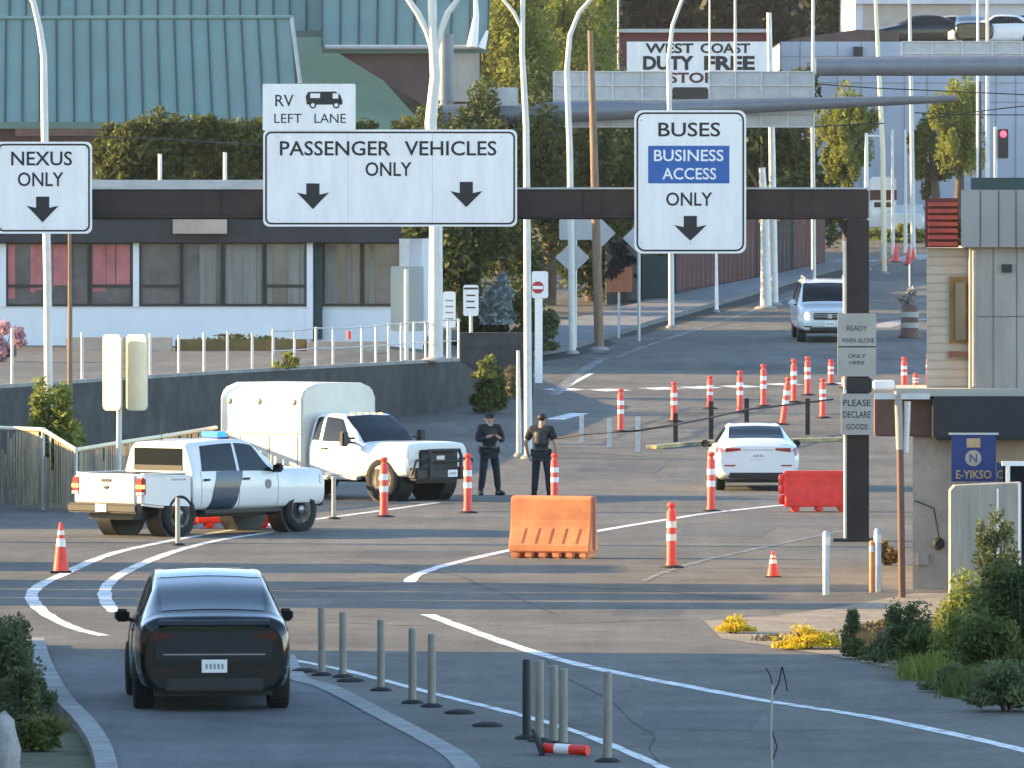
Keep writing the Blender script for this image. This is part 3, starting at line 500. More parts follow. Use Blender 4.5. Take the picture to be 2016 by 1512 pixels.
# ================================================================ vehicles: a lofted shell S(x, v); every panel, window and lamp is a patch of that shell
class Loft:
    def __init__(s, st, tens=.42):
        s.x = [a[0] for a in st]; s.r = [[(0, a[1][0][1])] + list(a[1]) + [(0, a[2])] for a in st]; s.n = len(s.r[0]); s.t = tens
    def _cr(s, p0, p1, p2, p3, t):
        m1 = tuple((c - a) * s.t for a, c in zip(p0, p2)); m2 = tuple((d - b) * s.t for b, d in zip(p1, p3)); t2 = t * t; t3 = t2 * t
        return tuple((2 * t3 - 3 * t2 + 1) * b + (t3 - 2 * t2 + t) * u + (-2 * t3 + 3 * t2) * c + (t3 - t2) * w for b, c, u, w in zip(p1, p2, m1, m2))
    def ringv(s, R_, v):
        i = min(int(v), s.n - 2); t = v - i
        p0 = R_[i - 1] if i > 0 else (-R_[1][0], R_[1][1]); p3 = R_[i + 2] if i + 2 < s.n else (-R_[s.n - 2][0], R_[s.n - 2][1])
        return s._cr(p0, R_[i], R_[i + 1], p3, t)
    def ev(s, x, v, side=1):
        xs = s.x; x = min(max(x, xs[0]), xs[-1]); i = 0
        while i < len(xs) - 2 and x > xs[i + 1]: i += 1
        t = (x - xs[i]) / (xs[i + 1] - xs[i]); q = [s.ringv(s.r[min(max(j, 0), len(xs) - 1)], v) for j in (i - 1, i, i + 1, i + 2)]
        y, z = s._cr(*q, t); return Vector((x, side * y, z))
    def nor(s, x, v, side):
        e = .01; a = s.ev(min(x + e, s.x[-1]), v, side) - s.ev(max(x - e, s.x[0]), v, side); b = s.ev(x, min(v + .05, s.n - 1), side) - s.ev(x, max(v - .05, 0), side)
        n = b.cross(a) * side; return n.normalized() if n.length > 1e-9 else Vector((0, 0, 1))
    def body(s, mb, du=5, dv=4):
        us = [s.x[i] + (s.x[i + 1] - s.x[i]) * k / du for i in range(len(s.x) - 1) for k in range(du)] + [s.x[-1]]
        vs = [i / dv for i in range((s.n - 1) * dv + 1)]; m = len(vs); N = 2 * m - 2; P = []
        for u in us: P += [s.ev(u, v, 1) for v in vs] + [s.ev(u, v, -1) for v in vs[-2:0:-1]]
        mb.add(P, [(i * N + j, (i + 1) * N + j, (i + 1) * N + (j + 1) % N, i * N + (j + 1) % N) for i in range(len(us) - 1) for j in range(N)], True)
        for o, rev in ((0, False), (len(us) - 1, True)):      # flat ends, as a strip of quads between the two sides
            F = []
            for j in range(m - 1):
                l0, l1 = j, j + 1; r0, r1 = (N - j) % N, (N - j - 1) % N
                f = [o * N + l0, o * N + l1, o * N + r1, o * N + r0]; f = list(dict.fromkeys(f)); F.append(f if not rev else f[::-1])
            for f in F:
                if len(f) > 2: mb.f.append(f); mb.sm.append(False)
        return mb
    def patch(s, mb, quad, side, off=.006, nu=8, nv=5, thick=.0):
        (xa, va), (xb, vb), (xc, vc), (xd, vd) = quad; P = []      # lower rear, lower front, upper front, upper rear
        for j in range(nv + 1):
            t = j / nv
            for i in range(nu + 1):
                u = i / nu; x = (xa + (xb - xa) * u) * (1 - t) + (xd + (xc - xd) * u) * t; v = (va + (vb - va) * u) * (1 - t) + (vd + (vc - vd) * u) * t
                P.append(s.ev(x, v, side) + s.nor(x, v, side) * off)
        k = nu + 1; F = [(j * k + i, j * k + i + 1, (j + 1) * k + i + 1, (j + 1) * k + i) for j in range(nv) for i in range(nu)]
        if side < 0: F = [f[::-1] for f in F]
        return mb.add(P, F, True)
    def seam(s, mb, pts, side, r=.007):
        L = []
        for (xa, va), (xb, vb) in zip(pts, pts[1:]):
            for k in range(6): t = k / 6; x = xa + (xb - xa) * t; v = va + (vb - va) * t; L.append(s.ev(x, v, side) + s.nor(x, v, side) * .001)
        L.append(s.ev(pts[-1][0], pts[-1][1], side)); return mb.tube(L, r, 5)
def ngon_end(mb, P): mb.add(P, [tuple(range(len(P)))])
def cut_arches(o, wheels, r, width):
    for x, z in wheels:
        c = MB(); c.lathe([(r, -width), (r, width)], 28, (x, 0, z), 'y', False)
        co = c.build('cutter', 'trim'); md = o.modifiers.new('b', 'BOOLEAN'); md.operation = 'DIFFERENCE'; md.solver = 'EXACT'; md.object = co
        dg = bpy.context.evaluated_depsgraph_get(); par = o.parent; o.parent = None; dg.update()
        me = bpy.data.meshes.new_from_object(o.evaluated_get(dg)); o.modifiers.clear(); o.data = me; o.parent = par
        bpy.data.objects.remove(co)
def wheel(root, x, y, z, r, w, side, rimm='rim', spokes=6, steer=0):
    t = MB(); t.lathe([(r * .62, w / 2 - .02), (r * .7, w / 2), (r * .93, w / 2 - .01), (r, w / 2 - .045), (r, -w / 2 + .045), (r * .93, -w / 2 + .01), (r * .7, -w / 2), (r * .62, -w / 2 + .02)], 28, (0, 0, 0), 'y')
    for k in range(36):
        a = 2 * math.pi * k / 36; ca, sa = math.cos(a), math.sin(a)
        t.m = Matrix.Rotation(a, 4, 'Y'); t.box(r - .012, r + .006, -w * .4, w * .4, -.012, .012); t.m = None
    o = t.build('wheel', 'tyre', root); o.location = (x, y, z); o.rotation_euler = (0, 0, steer)
    q = MB(); s_ = side
    q.lathe([(r * .64, s_ * (w / 2 - .02)), (r * .60, s_ * (w / 2 - .035)), (r * .55, s_ * (w / 2 - .08)), (.001, s_ * (w / 2 - .085))], 24, (0, 0, 0), 'y')
    for k in range(spokes):
        q.m = Matrix.Rotation(2 * math.pi * k / spokes, 4, 'Y'); a, b = sorted((s_ * (w / 2 - .085), s_ * (w / 2 - .03))); q.hexa([(.05, a, -.06), (r * .6, a, -.035), (r * .6, b, -.035), (.05, b, -.06), (.05, a, .06), (r * .6, a, .035), (r * .6, b, .035), (.05, b, .06)])
    q.m = None; q.lathe([(.09, s_ * (w / 2 - .085)), (.085, s_ * (w / 2 - .015)), (.001, s_ * (w / 2 - .01))], 14, (0, 0, 0), 'y'); q.build('rim', rimm, o)
    return o
def finish_loft(L, root, name, m, arches, r, hw, du=6, dv=4):
    mb = L.body(MB(), du, dv)
    o = mb.build(name, m, root, merge=True)
    bm = bmesh.new(); bm.from_mesh(o.data); bmesh.ops.recalc_face_normals(bm, faces=bm.faces); bm.to_mesh(o.data); bm.free()
    if arches: cut_arches(o, arches, r, hw)
    return o
def mirrors(root, x, y, z, m, sc=1.0, sides=(1, -1), tall=False):
    for s in sides:
        q = MB(); w, h = (.20, .15) if not tall else (.20, .30)
        q.box(x - .05 * sc, x + .08 * sc, s * y if s > 0 else s * y - w * sc, s * y + w * sc if s > 0 else s * y, z - .02, z + h * sc)
        o = q.build('wing_mirror', m, root, bevel=.04 * sc, seg=3); a = MB(); a.tube([(x + .02, s * (y - .12), z - .02), (x + .02, s * (y + .08), z + .03)], .03, 6); a.build('mirror_arm', 'trim', o)
        gl = MB(); y0, y1 = sorted((s * (y + .02), s * (y + w * sc - .02))); gl.box(x - .05 * sc - .004, x - .05 * sc + .004, y0, y1, z + .0, z + h * sc - .03); gl.build('mirror_glass', 'glass', o)
def under(root, x0, x1, w, z0, z1): q = MB(); q.box(x0, x1, -w, w, z0, z1); q.build('underbody', 'trim', root)
def plate(root, x, y, z, w=.31, h=.16, face=-1, txt=None):
    q = MB(); q.box(min(x, x + face * .012), max(x, x + face * .012), y - w / 2, y + w / 2, z - h / 2, z + h / 2); o = q.build('number_plate', 'band', root, bevel=.003, seg=1)
    q = MB()
    for k in range(5): q.box(x + face * .0125 - .001, x + face * .0125 + .001, y - w * .36 + k * w * .155, y - w * .36 + k * w * .155 + w * .09, z - h * .22, z + h * .18)
    q.build('plate_marks', 'grey', o)
def R7(zb, wb, z1, w1, z2, w2, zs, ws, zt, wt, zc): return [(wb, zb), (w1, z1), (w2, z2), (ws, zs), (wt, zt), (wt * .72, zt + (zc - zt) * .7)], zc
def stn(x, *a): p, c = R7(*a); return (x, p, c)
M['glassgate'] = mat('dark tailgate paint', (.010, .014, .022), .3, var=.3, scale=2, coat=.25, spec=.3)
# ---------------------------------------------------------------- black fastback SUV in the near lane
p = GP(398, 1393); T = thing('parked_suv', 'glossy black fastback SUV seen from behind in the shaded near lane', 'suv', (p.x, p.y + 1.25, 0), R(94.5)); T.name = 'black_suv'; T.scale = (.93,) * 3
L = Loft([stn(-2.40, .30, .62, .45, .80, .72, .84, .98, .78, 1.04, .60, 1.06), stn(-2.30, .27, .70, .42, .86, .75, .905, 1.03, .87, 1.13, .72, 1.16), stn(-2.0, .25, .76, .42, .91, .78, .945, 1.07, .89, 1.20, .71, 1.25), stn(-1.3, .22, .80, .42, .93, .80, .945, 1.09, .89, 1.46, .69, 1.52),
          stn(-.5, .21, .82, .40, .93, .80, .94, 1.07, .89, 1.58, .68, 1.655), stn(.2, .21, .82, .40, .93, .80, .94, 1.05, .89, 1.59, .68, 1.66), stn(.75, .21, .82, .40, .93, .79, .935, 1.02, .88, 1.44, .68, 1.51), stn(1.3, .21, .82, .40, .93, .77, .93, .98, .87, 1.12, .70, 1.16), stn(1.6, .22, .8, .42, .93, .76, .93, .95, .87, 1.00, .70, 1.03), stn(2.1, .24, .72, .42, .87, .70, .88, .84, .78, .87, .55, .90), stn(2.36, .30, .55, .42, .68, .60, .70, .68, .60, .70, .42, .72)])
finish_loft(L, T, 'body', 'blackcar', [(-1.42, .35), (1.47, .35)], .40, 1.2)
m = MB(); L.patch(m, [(-2.02, 5.55), (-1.0, 5.25), (-1.0, 7), (-2.02, 7)], 1, .006); L.patch(m, [(-2.02, 5.55), (-1.0, 5.25), (-1.0, 7), (-2.02, 7)], -1, .006); m.build('rear_window', 'glasssky', T)
m = MB(); [L.patch(m, [(-.9, 5.2), (.55, 5.2), (.55, 7), (-.9, 7)], s, .005, 10) for s in (1, -1)]; m.build('glass_roof', 'glasssky', T)
m = MB(); [L.patch(m, [(.62, 5.3), (1.3, 5.3), (1.3, 7), (.62, 7)], s, .006, 10) for s in (1, -1)]; m.build('windscreen', 'glass', T)
for s in (1, -1):
    m = MB(); L.patch(m, [(-1.45, 4.15), (-.5, 4.12), (-.5, 4.88), (-1.2, 4.82)], s); m.build('side_window', 'glass', T)
    m = MB(); L.patch(m, [(-.44, 4.12), (.95, 4.15), (.45, 4.86), (-.44, 4.88)], s); m.build('side_window', 'glass', T)
    for xx in (-.47, .85): m = MB(); L.seam(m, [(xx, 1.3), (xx, 4.1)], s); m.build('door_seam', 'trim', T)
    m = MB(); L.patch(m, [(-2.395, 2.9), (-1.95, 3.3), (-2.0, 3.85), (-2.395, 3.7)], s, .008); m.build('tail_lamp', 'darklens', T)
    m = MB(); m.prism([(-2.415, s * .46, .93), (-2.415, s * .46, .955), (-2.415, s * .74, .99), (-2.415, s * .78, .86)], (0, 0, 0), (.03, 0, 0)); m.build('tail_lamp', 'darklens', T)
    m = MB(); y0, y1 = sorted((s * .45, s * .75)); m.box(-2.404, -2.38, y0, y1, .50, .525); m.build('reflector', 'darklens', T)
    m = MB(); m.box(-.35, -.2, s * .935 - .012, s * .935 + .012, .90, .925); m.build('door_handle', 'trim', T)
m = MB(); m.xz([(-2.46, 1.06), (-2.40, 1.115), (-2.18, 1.165), (-2.18, 1.14), (-2.40, 1.05)], -.68, .68); m.build('spoiler', 'trim', T, bevel=.012)
m = MB(); m.box(-2.409, -2.39, -.72, .72, .62, .99); m.build('tailgate_panel', 'glassgate', T, bevel=.012)
m = MB(); m.box(-2.416, -2.40, -.70, .70, .652, .660); m.build('panel_gap', 'tyre', T); m = MB(); m.box(-2.418, -2.40, -.62, .62, .70, .715); m.build('chrome_line', 'grey', T)
m = MB(); m.box(-2.425, -2.36, -.60, .60, .26, .42); m.build('diffuser', 'trim', T, bevel=.02)
plate(T, -2.41, 0, .565); mirrors(T, .72, .93, .98, 'blackcar', .95); under(T, -2.1, 2.1, .72, .19, .30)
for x in (-1.42, 1.47):
    for s in (1, -1): wheel(T, x, s * .82, .35, .35, .28, s, 'rimdark', 5)
# ---------------------------------------------------------------- white sedan driving away
p = GP(1484, 964); T = thing('white_sedan', 'white sedan seen from behind, driving away past the red plastic barrier', 'car', (p.x, p.y + 1.15, gz(p.y)), R(91.5)); T.scale = (.96,) * 3
SED = [stn(-2.35, .34, .60, .48, .78, .70, .82, .92, .74, .97, .58, .99), stn(-2.25, .30, .70, .45, .86, .72, .90, .97, .83, 1.04, .62, 1.07), stn(-1.9, .25, .76, .42, .90, .74, .925, .99, .87, 1.07, .66, 1.10), stn(-1.55, .23, .78, .42, .91, .76, .93, 1.00, .88, 1.15, .66, 1.18), stn(-.9, .22, .8, .4, .91, .76, .93, .99, .87, 1.36, .60, 1.41), stn(-.3, .21, .8, .4, .91, .76, .93, .97, .87, 1.41, .58, 1.455), stn(.25, .21, .8, .4, .91, .76, .925, .96, .865, 1.37, .60, 1.42), stn(.95, .21, .8, .4, .91, .75, .92, .93, .86, 1.06, .66, 1.10), stn(1.25, .21, .8, .4, .91, .74, .92, .91, .86, .95, .68, .98), stn(2.0, .24, .72, .42, .86, .66, .87, .78, .78, .80, .55, .83), stn(2.35, .3, .55, .42, .68, .55, .70, .62, .62, .64, .42, .66)]
L = Loft(SED); finish_loft(L, T, 'body', 'white', [(-1.40, .33), (1.40, .33)], .38, 1.2)
m = MB(); [L.patch(m, [(-1.62, 5.35), (-.92, 5.2), (-.92, 7), (-1.62, 7)], s, .006) for s in (1, -1)]; m.build('rear_window', 'glass', T)
m = MB(); [L.patch(m, [(.3, 5.3), (1.0, 5.3), (1.0, 7), (.3, 7)], s, .006) for s in (1, -1)]; m.build('windscreen', 'glass', T)
for s in (1, -1):
    m = MB(); L.patch(m, [(-1.25, 4.15), (-.35, 4.12), (-.35, 4.86), (-.85, 4.8)], s); m.build('side_window', 'glass', T)
    m = MB(); L.patch(m, [(-.30, 4.12), (.78, 4.15), (.2, 4.84), (-.30, 4.86)], s); m.build('side_window', 'glass', T)
    m = MB(); L.patch(m, [(-2.345, 3.3), (-1.95, 3.5), (-1.98, 3.95), (-2.345, 3.95)], s, .008); m.build('tail_lamp', 'taillamp', T)
    m = MB(); y0, y1 = sorted((s * .38, s * .72)); m.prism([(-2.352, y0 if s > 0 else y1, .90), (-2.352, y1 if s > 0 else y0, .86), (-2.352, y1 if s > 0 else y0, .95), (-2.352, y0 if s > 0 else y1, .945)], (-.012, 0, 0), (.02, 0, 0)); m.build('tail_lamp', 'taillamp', T)
    m = MB(); L.seam(m, [(-.32, 1.3), (-.32, 4.1)], s); m.build('door_seam', 'trim', T)
    m = MB(); y0, y1 = sorted((s * .50, s * .74)); m.box(-2.362, -2.34, y0, y1, .55, .58); m.build('reflector', 'taillamp', T)
m = MB(); m.box(-2.368, -2.30, -.66, .66, .28, .44); m.build('diffuser', 'trim', T, bevel=.03)
m = MB(); m.box(-2.356, -2.34, -.34, .34, .90, .912); m.build('boot_lip', 'grey', T); plate(T, -2.352, 0, .78)
mirrors(T, .62, .93, .92, 'trim', .9); under(T, -2.0, 2.0, .7, .18, .3)
for x in (-1.40, 1.40):
    for s in (1, -1): wheel(T, x, s * .79, .33, .33, .22, s, 'rim', 10)
# ---------------------------------------------------------------- silver SUV coming the other way
Y = 240.0; T = thing('silver_suv', 'silver SUV with one lit headlamp coming down the shaded far road behind the gantry post', 'suv', (PX(1631, Y), Y + 2.3, gz(Y) + .04), R(-89)); T.rotation_euler = (0, R(2.0), R(-89))
L = Loft([stn(-2.2, .45, .7, .6, .86, .85, .88, 1.1, .84, 1.55, .68, 1.58), stn(-2.1, .40, .78, .55, .92, .9, .945, 1.12, .90, 1.70, .70, 1.75), stn(-1.0, .36, .8, .5, .94, .9, .95, 1.13, .91, 1.76, .70, 1.81), stn(.2, .36, .8, .5, .94, .9, .95, 1.12, .91, 1.74, .70, 1.80), stn(.7, .36, .8, .5, .94, .9, .95, 1.11, .91, 1.55, .74, 1.60), stn(1.15, .36, .8, .5, .94, .9, .95, 1.10, .91, 1.16, .78, 1.20), stn(1.7, .38, .8, .5, .93, .88, .94, 1.04, .88, 1.08, .74, 1.12), stn(2.15, .40, .74, .52, .90, .84, .90, .98, .84, 1.02, .70, 1.05), stn(2.3, .42, .68, .54, .84, .80, .84, .92, .78, .96, .66, .98)])
finish_loft(L, T, 'body', 'silver', [(-1.35, .38), (1.45, .38)], .44, 1.2)
m = MB(); [L.patch(m, [(.42, 5.15), (1.12, 5.2), (1.12, 7), (.42, 7)], s, .012) for s in (1, -1)]; m.build('windscreen', 'glass', T)
for s in (1, -1):
    m = MB(); L.patch(m, [(-2.0, 4.15), (.75, 4.15), (.3, 4.86), (-2.0, 4.86)], s); m.build('side_window', 'glass', T)
    m = MB(); y0, y1 = sorted((s * .52, s * .82)); m.box(2.24, 2.325, y0, y1, .76, .93); hl = m.build('headlamp', 'lamplens', T, bevel=.03)
    m = MB(); m.lathe([(.07, 2.327), (.05, 2.34), (.001, 2.345)], 14, (0, s * .68, .84), 'x'); m.build('bulb', 'head', hl)
    m = MB(); y0, y1 = sorted((s * .52, s * .76)); m.box(2.29, 2.33, y0, y1, .50, .58); m.build('fog_lamp', 'trim', T, bevel=.01)
m = MB(); m.box(2.28, 2.335, -.48, .48, .72, .92); gl_ = m.build('grille', 'trim', T, bevel=.02)
m = MB(); m.box(2.336, 2.342, -.46, .46, .80, .815); m.box(2.336, 2.342, -.46, .46, .86, .875); m.box(2.336, 2.35, -.06, .06, .76, .89); m.build('grille_bar', 'galv', gl_)
m = MB(); m.box(2.22, 2.36, -.82, .82, .50, .70); m.build('bumper', 'silver', T, bevel=.04); m = MB(); m.box(2.24, 2.345, -.6, .6, .40, .495); m.build('air_intake', 'trim', T, bevel=.02)
for s in (1, -1): m = MB(); m.tube([(-1.9, s * .62, 1.80), (-1.8, s * .62, 1.86), (.0, s * .62, 1.86), (.2, s * .62, 1.80)], .02, 6); m.build('roof_rail', 'galv', T)
plate(T, 2.362, 0, .60, face=1); mirrors(T, .85, .95, 1.1, 'silver', 1.0)
for x in (-1.35, 1.45):
    for s in (1, -1): wheel(T, x, s * .80, .38, .38, .26, s)
under(T, -2, 2, .72, .3, .45)
# ---------------------------------------------------------------- pickup cab shell shared by the two trucks
def cab_shell(x0, roofx, cowl, nose, hood=1.28):
    return Loft([stn(x0, .55, .80, .70, .97, 1.0, .985, 1.27, .95, 1.80, .76, 1.86), stn(x0 + .08, .53, .84, .68, .985, 1.0, 1.0, 1.28, .965, 1.85, .77, 1.92), stn(roofx - .7, .52, .85, .66, .985, 1.0, 1.0, 1.28, .965, 1.90, .76, 1.965), stn(roofx, .52, .85, .66, .985, 1.0, 1.0, 1.27, .965, 1.87, .76, 1.935), stn((roofx + cowl) / 2 + .05, .52, .85, .66, .985, 1.0, 1.0, 1.26, .965, 1.58, .82, 1.63),
                 stn(cowl, .52, .85, .66, .985, 1.0, 1.0, 1.23, .955, 1.27, .86, 1.31), stn(cowl + .35, .52, .85, .66, .985, .98, 1.0, 1.18, .95, hood - .03, .84, hood), stn(nose - .30, .54, .85, .66, .985, .96, 1.0, 1.20, .96, hood - .04, .88, hood), stn(nose - .07, .55, .84, .70, .98, .96, .99, 1.19, .95, hood - .06, .88, hood - .03), stn(nose, .58, .82, .72, .95, .95, .96, 1.15, .92, hood - .11, .85, hood - .08)], .36)
def rim4(T, fx, rx, y, r, w, steer=0, rimm='rim'):
    for x in (fx, rx):
        for s in (1, -1): wheel(T, x, s * y, r, r, w, s, rimm, 6, steer if x == fx else 0)
# ---------------------------------------------------------------- white patrol pickup with navy stripe
HD = R(49); fw = Vector((math.cos(HD), math.sin(HD), 0)); rt_ = Vector((math.sin(HD), -math.cos(HD), 0)); SC = .875
p = GP(346, 1056); o0 = p - fw * (-1.88 * SC) - rt_ * (.85 * SC)
T = thing('patrol_pickup', 'white patrol pickup truck with dark slanted stripe and blue roof beacon', 'pickup truck', (o0.x, o0.y, 0), HD); T.scale = (SC,) * 3
L = cab_shell(-1.5, .40, 1.22, 2.52, 1.34); finish_loft(L, T, 'cab', 'white', [(1.80, .46)], .53, 1.3)
m = MB(); m.xz([(-3.0, .66), (-2.45, .60), (-1.53, .56), (-1.53, 1.26), (-3.0, 1.29)], -.985, .985); bed = m.build('bed', 'white', T, bevel=.05, seg=3); cut_arches(bed, [(-1.88, .46)], .55, 1.3)
m = MB(); m.box(-2.88, -1.6, -.86, .86, 1.262, 1.296); m.build('bed_liner', 'trim', T)
for s in (1, -1):
    m = MB(); y0, y1 = sorted((s * .86, s * .975)); m.box(-2.95, -1.55, y0, y1, 1.285, 1.315); m.build('bed_rail', 'white', T, bevel=.012)
    m = MB(); y0, y1 = sorted((s * .80, s * .995)); m.box(-3.03, -2.90, y0, y1, .86, 1.22); tl = m.build('tail_lamp', 'taillamp', T, bevel=.02)
    m = MB(); y0, y1 = sorted((s * .82, s * .998)); m.box(-3.032, -2.95, y0, y1, 1.0, 1.08); m.build('lit_lens', 'ltail', tl); m = MB(); m.box(-3.032, -2.97, y0, y1, .87, .93); m.build('reverse_lens', 'lamplens', tl)
m = MB(); m.box(-3.045, -2.99, -.79, .79, .70, 1.30); tg = m.build('tailgate', 'white', T, bevel=.02)
m = MB(); m.box(-3.062, -3.03, -.14, .14, 1.13, 1.19); m.build('handle', 'trim', tg, bevel=.008); m = MB(); m.box(-3.052, -3.04, -.74, .74, .865, .875); m.box(-3.052, -3.04, -.74, .74, 1.235, 1.242); m.build('crease', 'grey', tg)
m = MB(); m.ell((-3.05, 0, 1.02), (.012, .085, .04)); m.build('emblem', 'trim', tg)
m = MB(); m.box(-3.20, -2.98, -.98, .98, .50, .69); bp_ = m.build('rear_bumper', 'trim', T, bevel=.035, seg=3); plate(T, -3.202, .0, .60)
m = MB(); m.box(-1.512, -1.5, -.68, .68, 1.33, 1.79); m.build('rear_window', 'glass', T, bevel=.004)
m = MB(); m.box(-1.516, -1.512, -.68, .68, 1.33, 1.44); m.build('window_rail', 'trim', T)
m = MB(); [L.patch(m, [(.47, 5.12), (1.18, 5.2), (1.18, 7), (.47, 7)], s, .007) for s in (1, -1)]; m.build('windscreen', 'glass', T)
for s in (1, -1):
    m = MB(); L.patch(m, [(-1.22, 4.10), (-.16, 4.08), (-.16, 4.92), (-1.12, 4.90)], s); m.build('side_window', 'glass', T)
    m = MB(); L.patch(m, [(-.08, 4.08), (1.00, 4.08), (.46, 4.88), (-.08, 4.92)], s); m.build('side_window', 'glass', T)
    m = MB(); L.patch(m, [(-1.08, 1.12), (-.30, 1.12), (.02, 4.08), (-.78, 4.08)], s, .005, 8, 12); m.build('stripe', 'navy', T)
    m = MB(); L.seam(m, [(-.12, 1.15), (-.12, 4.05)], s); L.seam(m, [(1.06, 1.15), (1.06, 4.05)], s); L.seam(m, [(-1.26, 1.6), (-1.26, 4.1)], s); L.seam(m, [(-1.26, 1.12), (1.06, 1.12)], s); m.build('door_seam', 'grey', T)
    m = MB(); y0, y1 = sorted((s * .995, s * 1.03)); m.box(-.02, .18, y0, y1, 1.12, 1.165); m.box(-1.2, -1.02, y0, y1, 1.12, 1.165); m.build('door_handle', 'trim', T, bevel=.008)
    m = MB(); y0, y1 = sorted((s * .86, s * 1.02)); m.box(-1.2, 1.15, y0, y1, .44, .52); m.build('running_board', 'trim', T, bevel=.02)
    m = MB(); L.patch(m, [(2.34, 3.2), (2.505, 3.1), (2.505, 3.9), (2.34, 3.95)], s, .01); m.build('headlamp', 'lamplens', T)
    m = MB()
    for k in range(5): m.box(-2.15 + k * .09, -2.09 + k * .09, s * .987 - .002, s * .987 + .002, 1.15, 1.185)
    m.build('bed_lettering', 'grey', T)
q = MB(); q.m = Matrix.Translation((.75, -1.003, 1.02)); q.lathe([(.10, -.003), (.10, .003)], 16, (0, 0, 0), 'y'); q.m = None; q.build('door_crest', 'grey', T)
for xf in (-1.88, 1.80):
    for s in (1, -1):
        m = MB(); m.lathe([(.55, -.2), (.55, .2)], 20, (xf, s * .7, .46), 'y'); m.build('wheel_well', 'trim', T)
mirrors(T, .93, 1.0, 1.28, 'trim', 1.1); under(T, -2.9, 2.3, .62, .36, .56)
m = MB(); m.box(-.05, .30, -.33, .25, 1.955, 1.99); lb = m.build('light_bar', 'trim', T, bevel=.01)
m = MB(); m.box(-.02, .27, -.30, .22, 1.99, 2.10); m.build('blue_lamp', 'beacon', lb, bevel=.03)
m = MB(); m.box(2.46, 2.58, -.9, .9, .52, .78); m.build('front_bumper', 'trim', T, bevel=.03)
m = MB(); m.tube([(-1.2, .2, 1.93), (-1.2, .2, 2.3)], .008, 5); m.build('antenna', 'trim', T)
rim4(T, 1.80, -1.88, .85, .465, .28)
# ---------------------------------------------------------------- white crew truck with the tall box body
HD = R(-43); fw = Vector((math.cos(HD), math.sin(HD), 0)); rt_ = Vector((math.sin(HD), -math.cos(HD), 0)); SC = .90
p = GP(758, 986); o0 = p - fw * (1.95 * SC) - rt_ * (.86 * SC)
T = thing('box_truck', 'white crew truck with a tall box body in sun-warmed white and black grille guard', 'truck', (o0.x, o0.y, 0), HD); T.scale = (SC,) * 3
L = cab_shell(-.34, .55, 1.32, 2.78, 1.34); finish_loft(L, T, 'cab', 'white', [(1.95, .49)], .58, 1.3)
m = MB(); [L.patch(m, [(.62, 5.12), (1.28, 5.2), (1.28, 7), (.62, 7)], s, .007) for s in (1, -1)]; m.build('windscreen', 'glass', T)
for s in (1, -1):
    m = MB(); L.patch(m, [(-.26, 4.14), (-.04, 4.12), (-.04, 4.9), (-.22, 4.88)], s); m.build('side_window', 'glass', T)
    m = MB(); L.patch(m, [(.06, 4.10), (1.06, 4.10), (.58, 4.86), (.06, 4.9)], s); m.build('side_window', 'glass', T)
    m = MB(); L.seam(m, [(.0, 1.15), (.0, 4.05)], s); L.seam(m, [(1.12, 1.15), (1.12, 4.05)], s); L.seam(m, [(-.29, 1.2), (-.29, 4.1)], s); L.seam(m, [(-.29, 1.12), (1.12, 1.12)], s); m.build('door_seam', 'grey', T)
    m = MB(); y0, y1 = sorted((s * .995, s * 1.03)); m.box(.06, .26, y0, y1, 1.14, 1.18); m.build('door_handle', 'trim', T, bevel=.008)
    m = MB(); y0, y1 = sorted((s * .86, s * 1.06)); m.box(-.45, 1.25, y0, y1, .46, .54); m.build('running_board', 'galv', T, bevel=.02)
    m = MB(); L.patch(m, [(2.50, 3.2), (2.765, 3.05), (2.765, 3.85), (2.5, 3.95)], s, .012); m.build('headlamp', 'lamplens', T)
    m = MB(); m.lathe([(.58, -.2), (.58, .2)], 20, (1.95, s * .7, .49), 'y'); m.build('wheel_well', 'trim', T)
m = MB(); m.box(2.74, 2.83, -.62, .62, .68, 1.16); gl_ = m.build('grille', 'trim', T, bevel=.03)
m = MB(); m.box(2.832, 2.84, -.10, .16, .93, 1.02); m.build('emblem', 'galv', gl_)
m = MB(); m.box(2.72, 3.0, -.94, .94, .48, .76); m.build('front_bumper', 'trim', T, bevel=.05, seg=3); plate(T, 3.0, .25, .62, face=1)
m = MB()
for s in (-1, 1): m.tube([(3.0, s * .5, .5), (3.04, s * .5, 1.0), (2.96, s * .5, 1.16)], .04, 8); m.tube([(2.98, s * .5, .95), (2.98, s * .92, .93), (2.86, s * .94, .6)], .03, 8)
m.tube([(2.97, -.52, 1.14), (2.97, .52, 1.14)], .04, 8); m.tube([(3.03, -.5, .9), (3.03, .5, .9)], .03, 8); m.build('grille_guard', 'trim', T)
for s in (1, -1):                                                   # tall tow mirrors
    m = MB(); y0, y1 = sorted((s * 1.16, s * 1.36)); m.box(.98, 1.12, y0, y1, 1.22, 1.56); wm = m.build('wing_mirror', 'trim', T, bevel=.03); m = MB(); m.tube([(1.08, s * .96, 1.30), (1.06, s * 1.2, 1.30)], .03, 6); m.tube([(1.08, s * .96, 1.40), (1.06, s * 1.2, 1.40)], .03, 6); m.build('mirror_arm', 'trim', wm)
for k in range(5): m = MB(); m.box(.50, .56, -.5 + k * .23, -.42 + k * .23, 1.925, 1.955); m.build('clearance_lamp', 'ltail', T)
m = MB(); prof = [(-1.10, .62), (-1.12, .80), (-1.12, 2.28), (-1.0, 2.50), (-.6, 2.62), (.85, 2.62), (1.2, 2.50), (1.32, 2.28), (1.32, .80), (1.30, .62)]
m.prism([(0, a, b) for a, b in prof], (-3.08, 0, 0), (-.42, 0, 0)); m.build('box_body', 'cream', T, bevel=.05, seg=3)
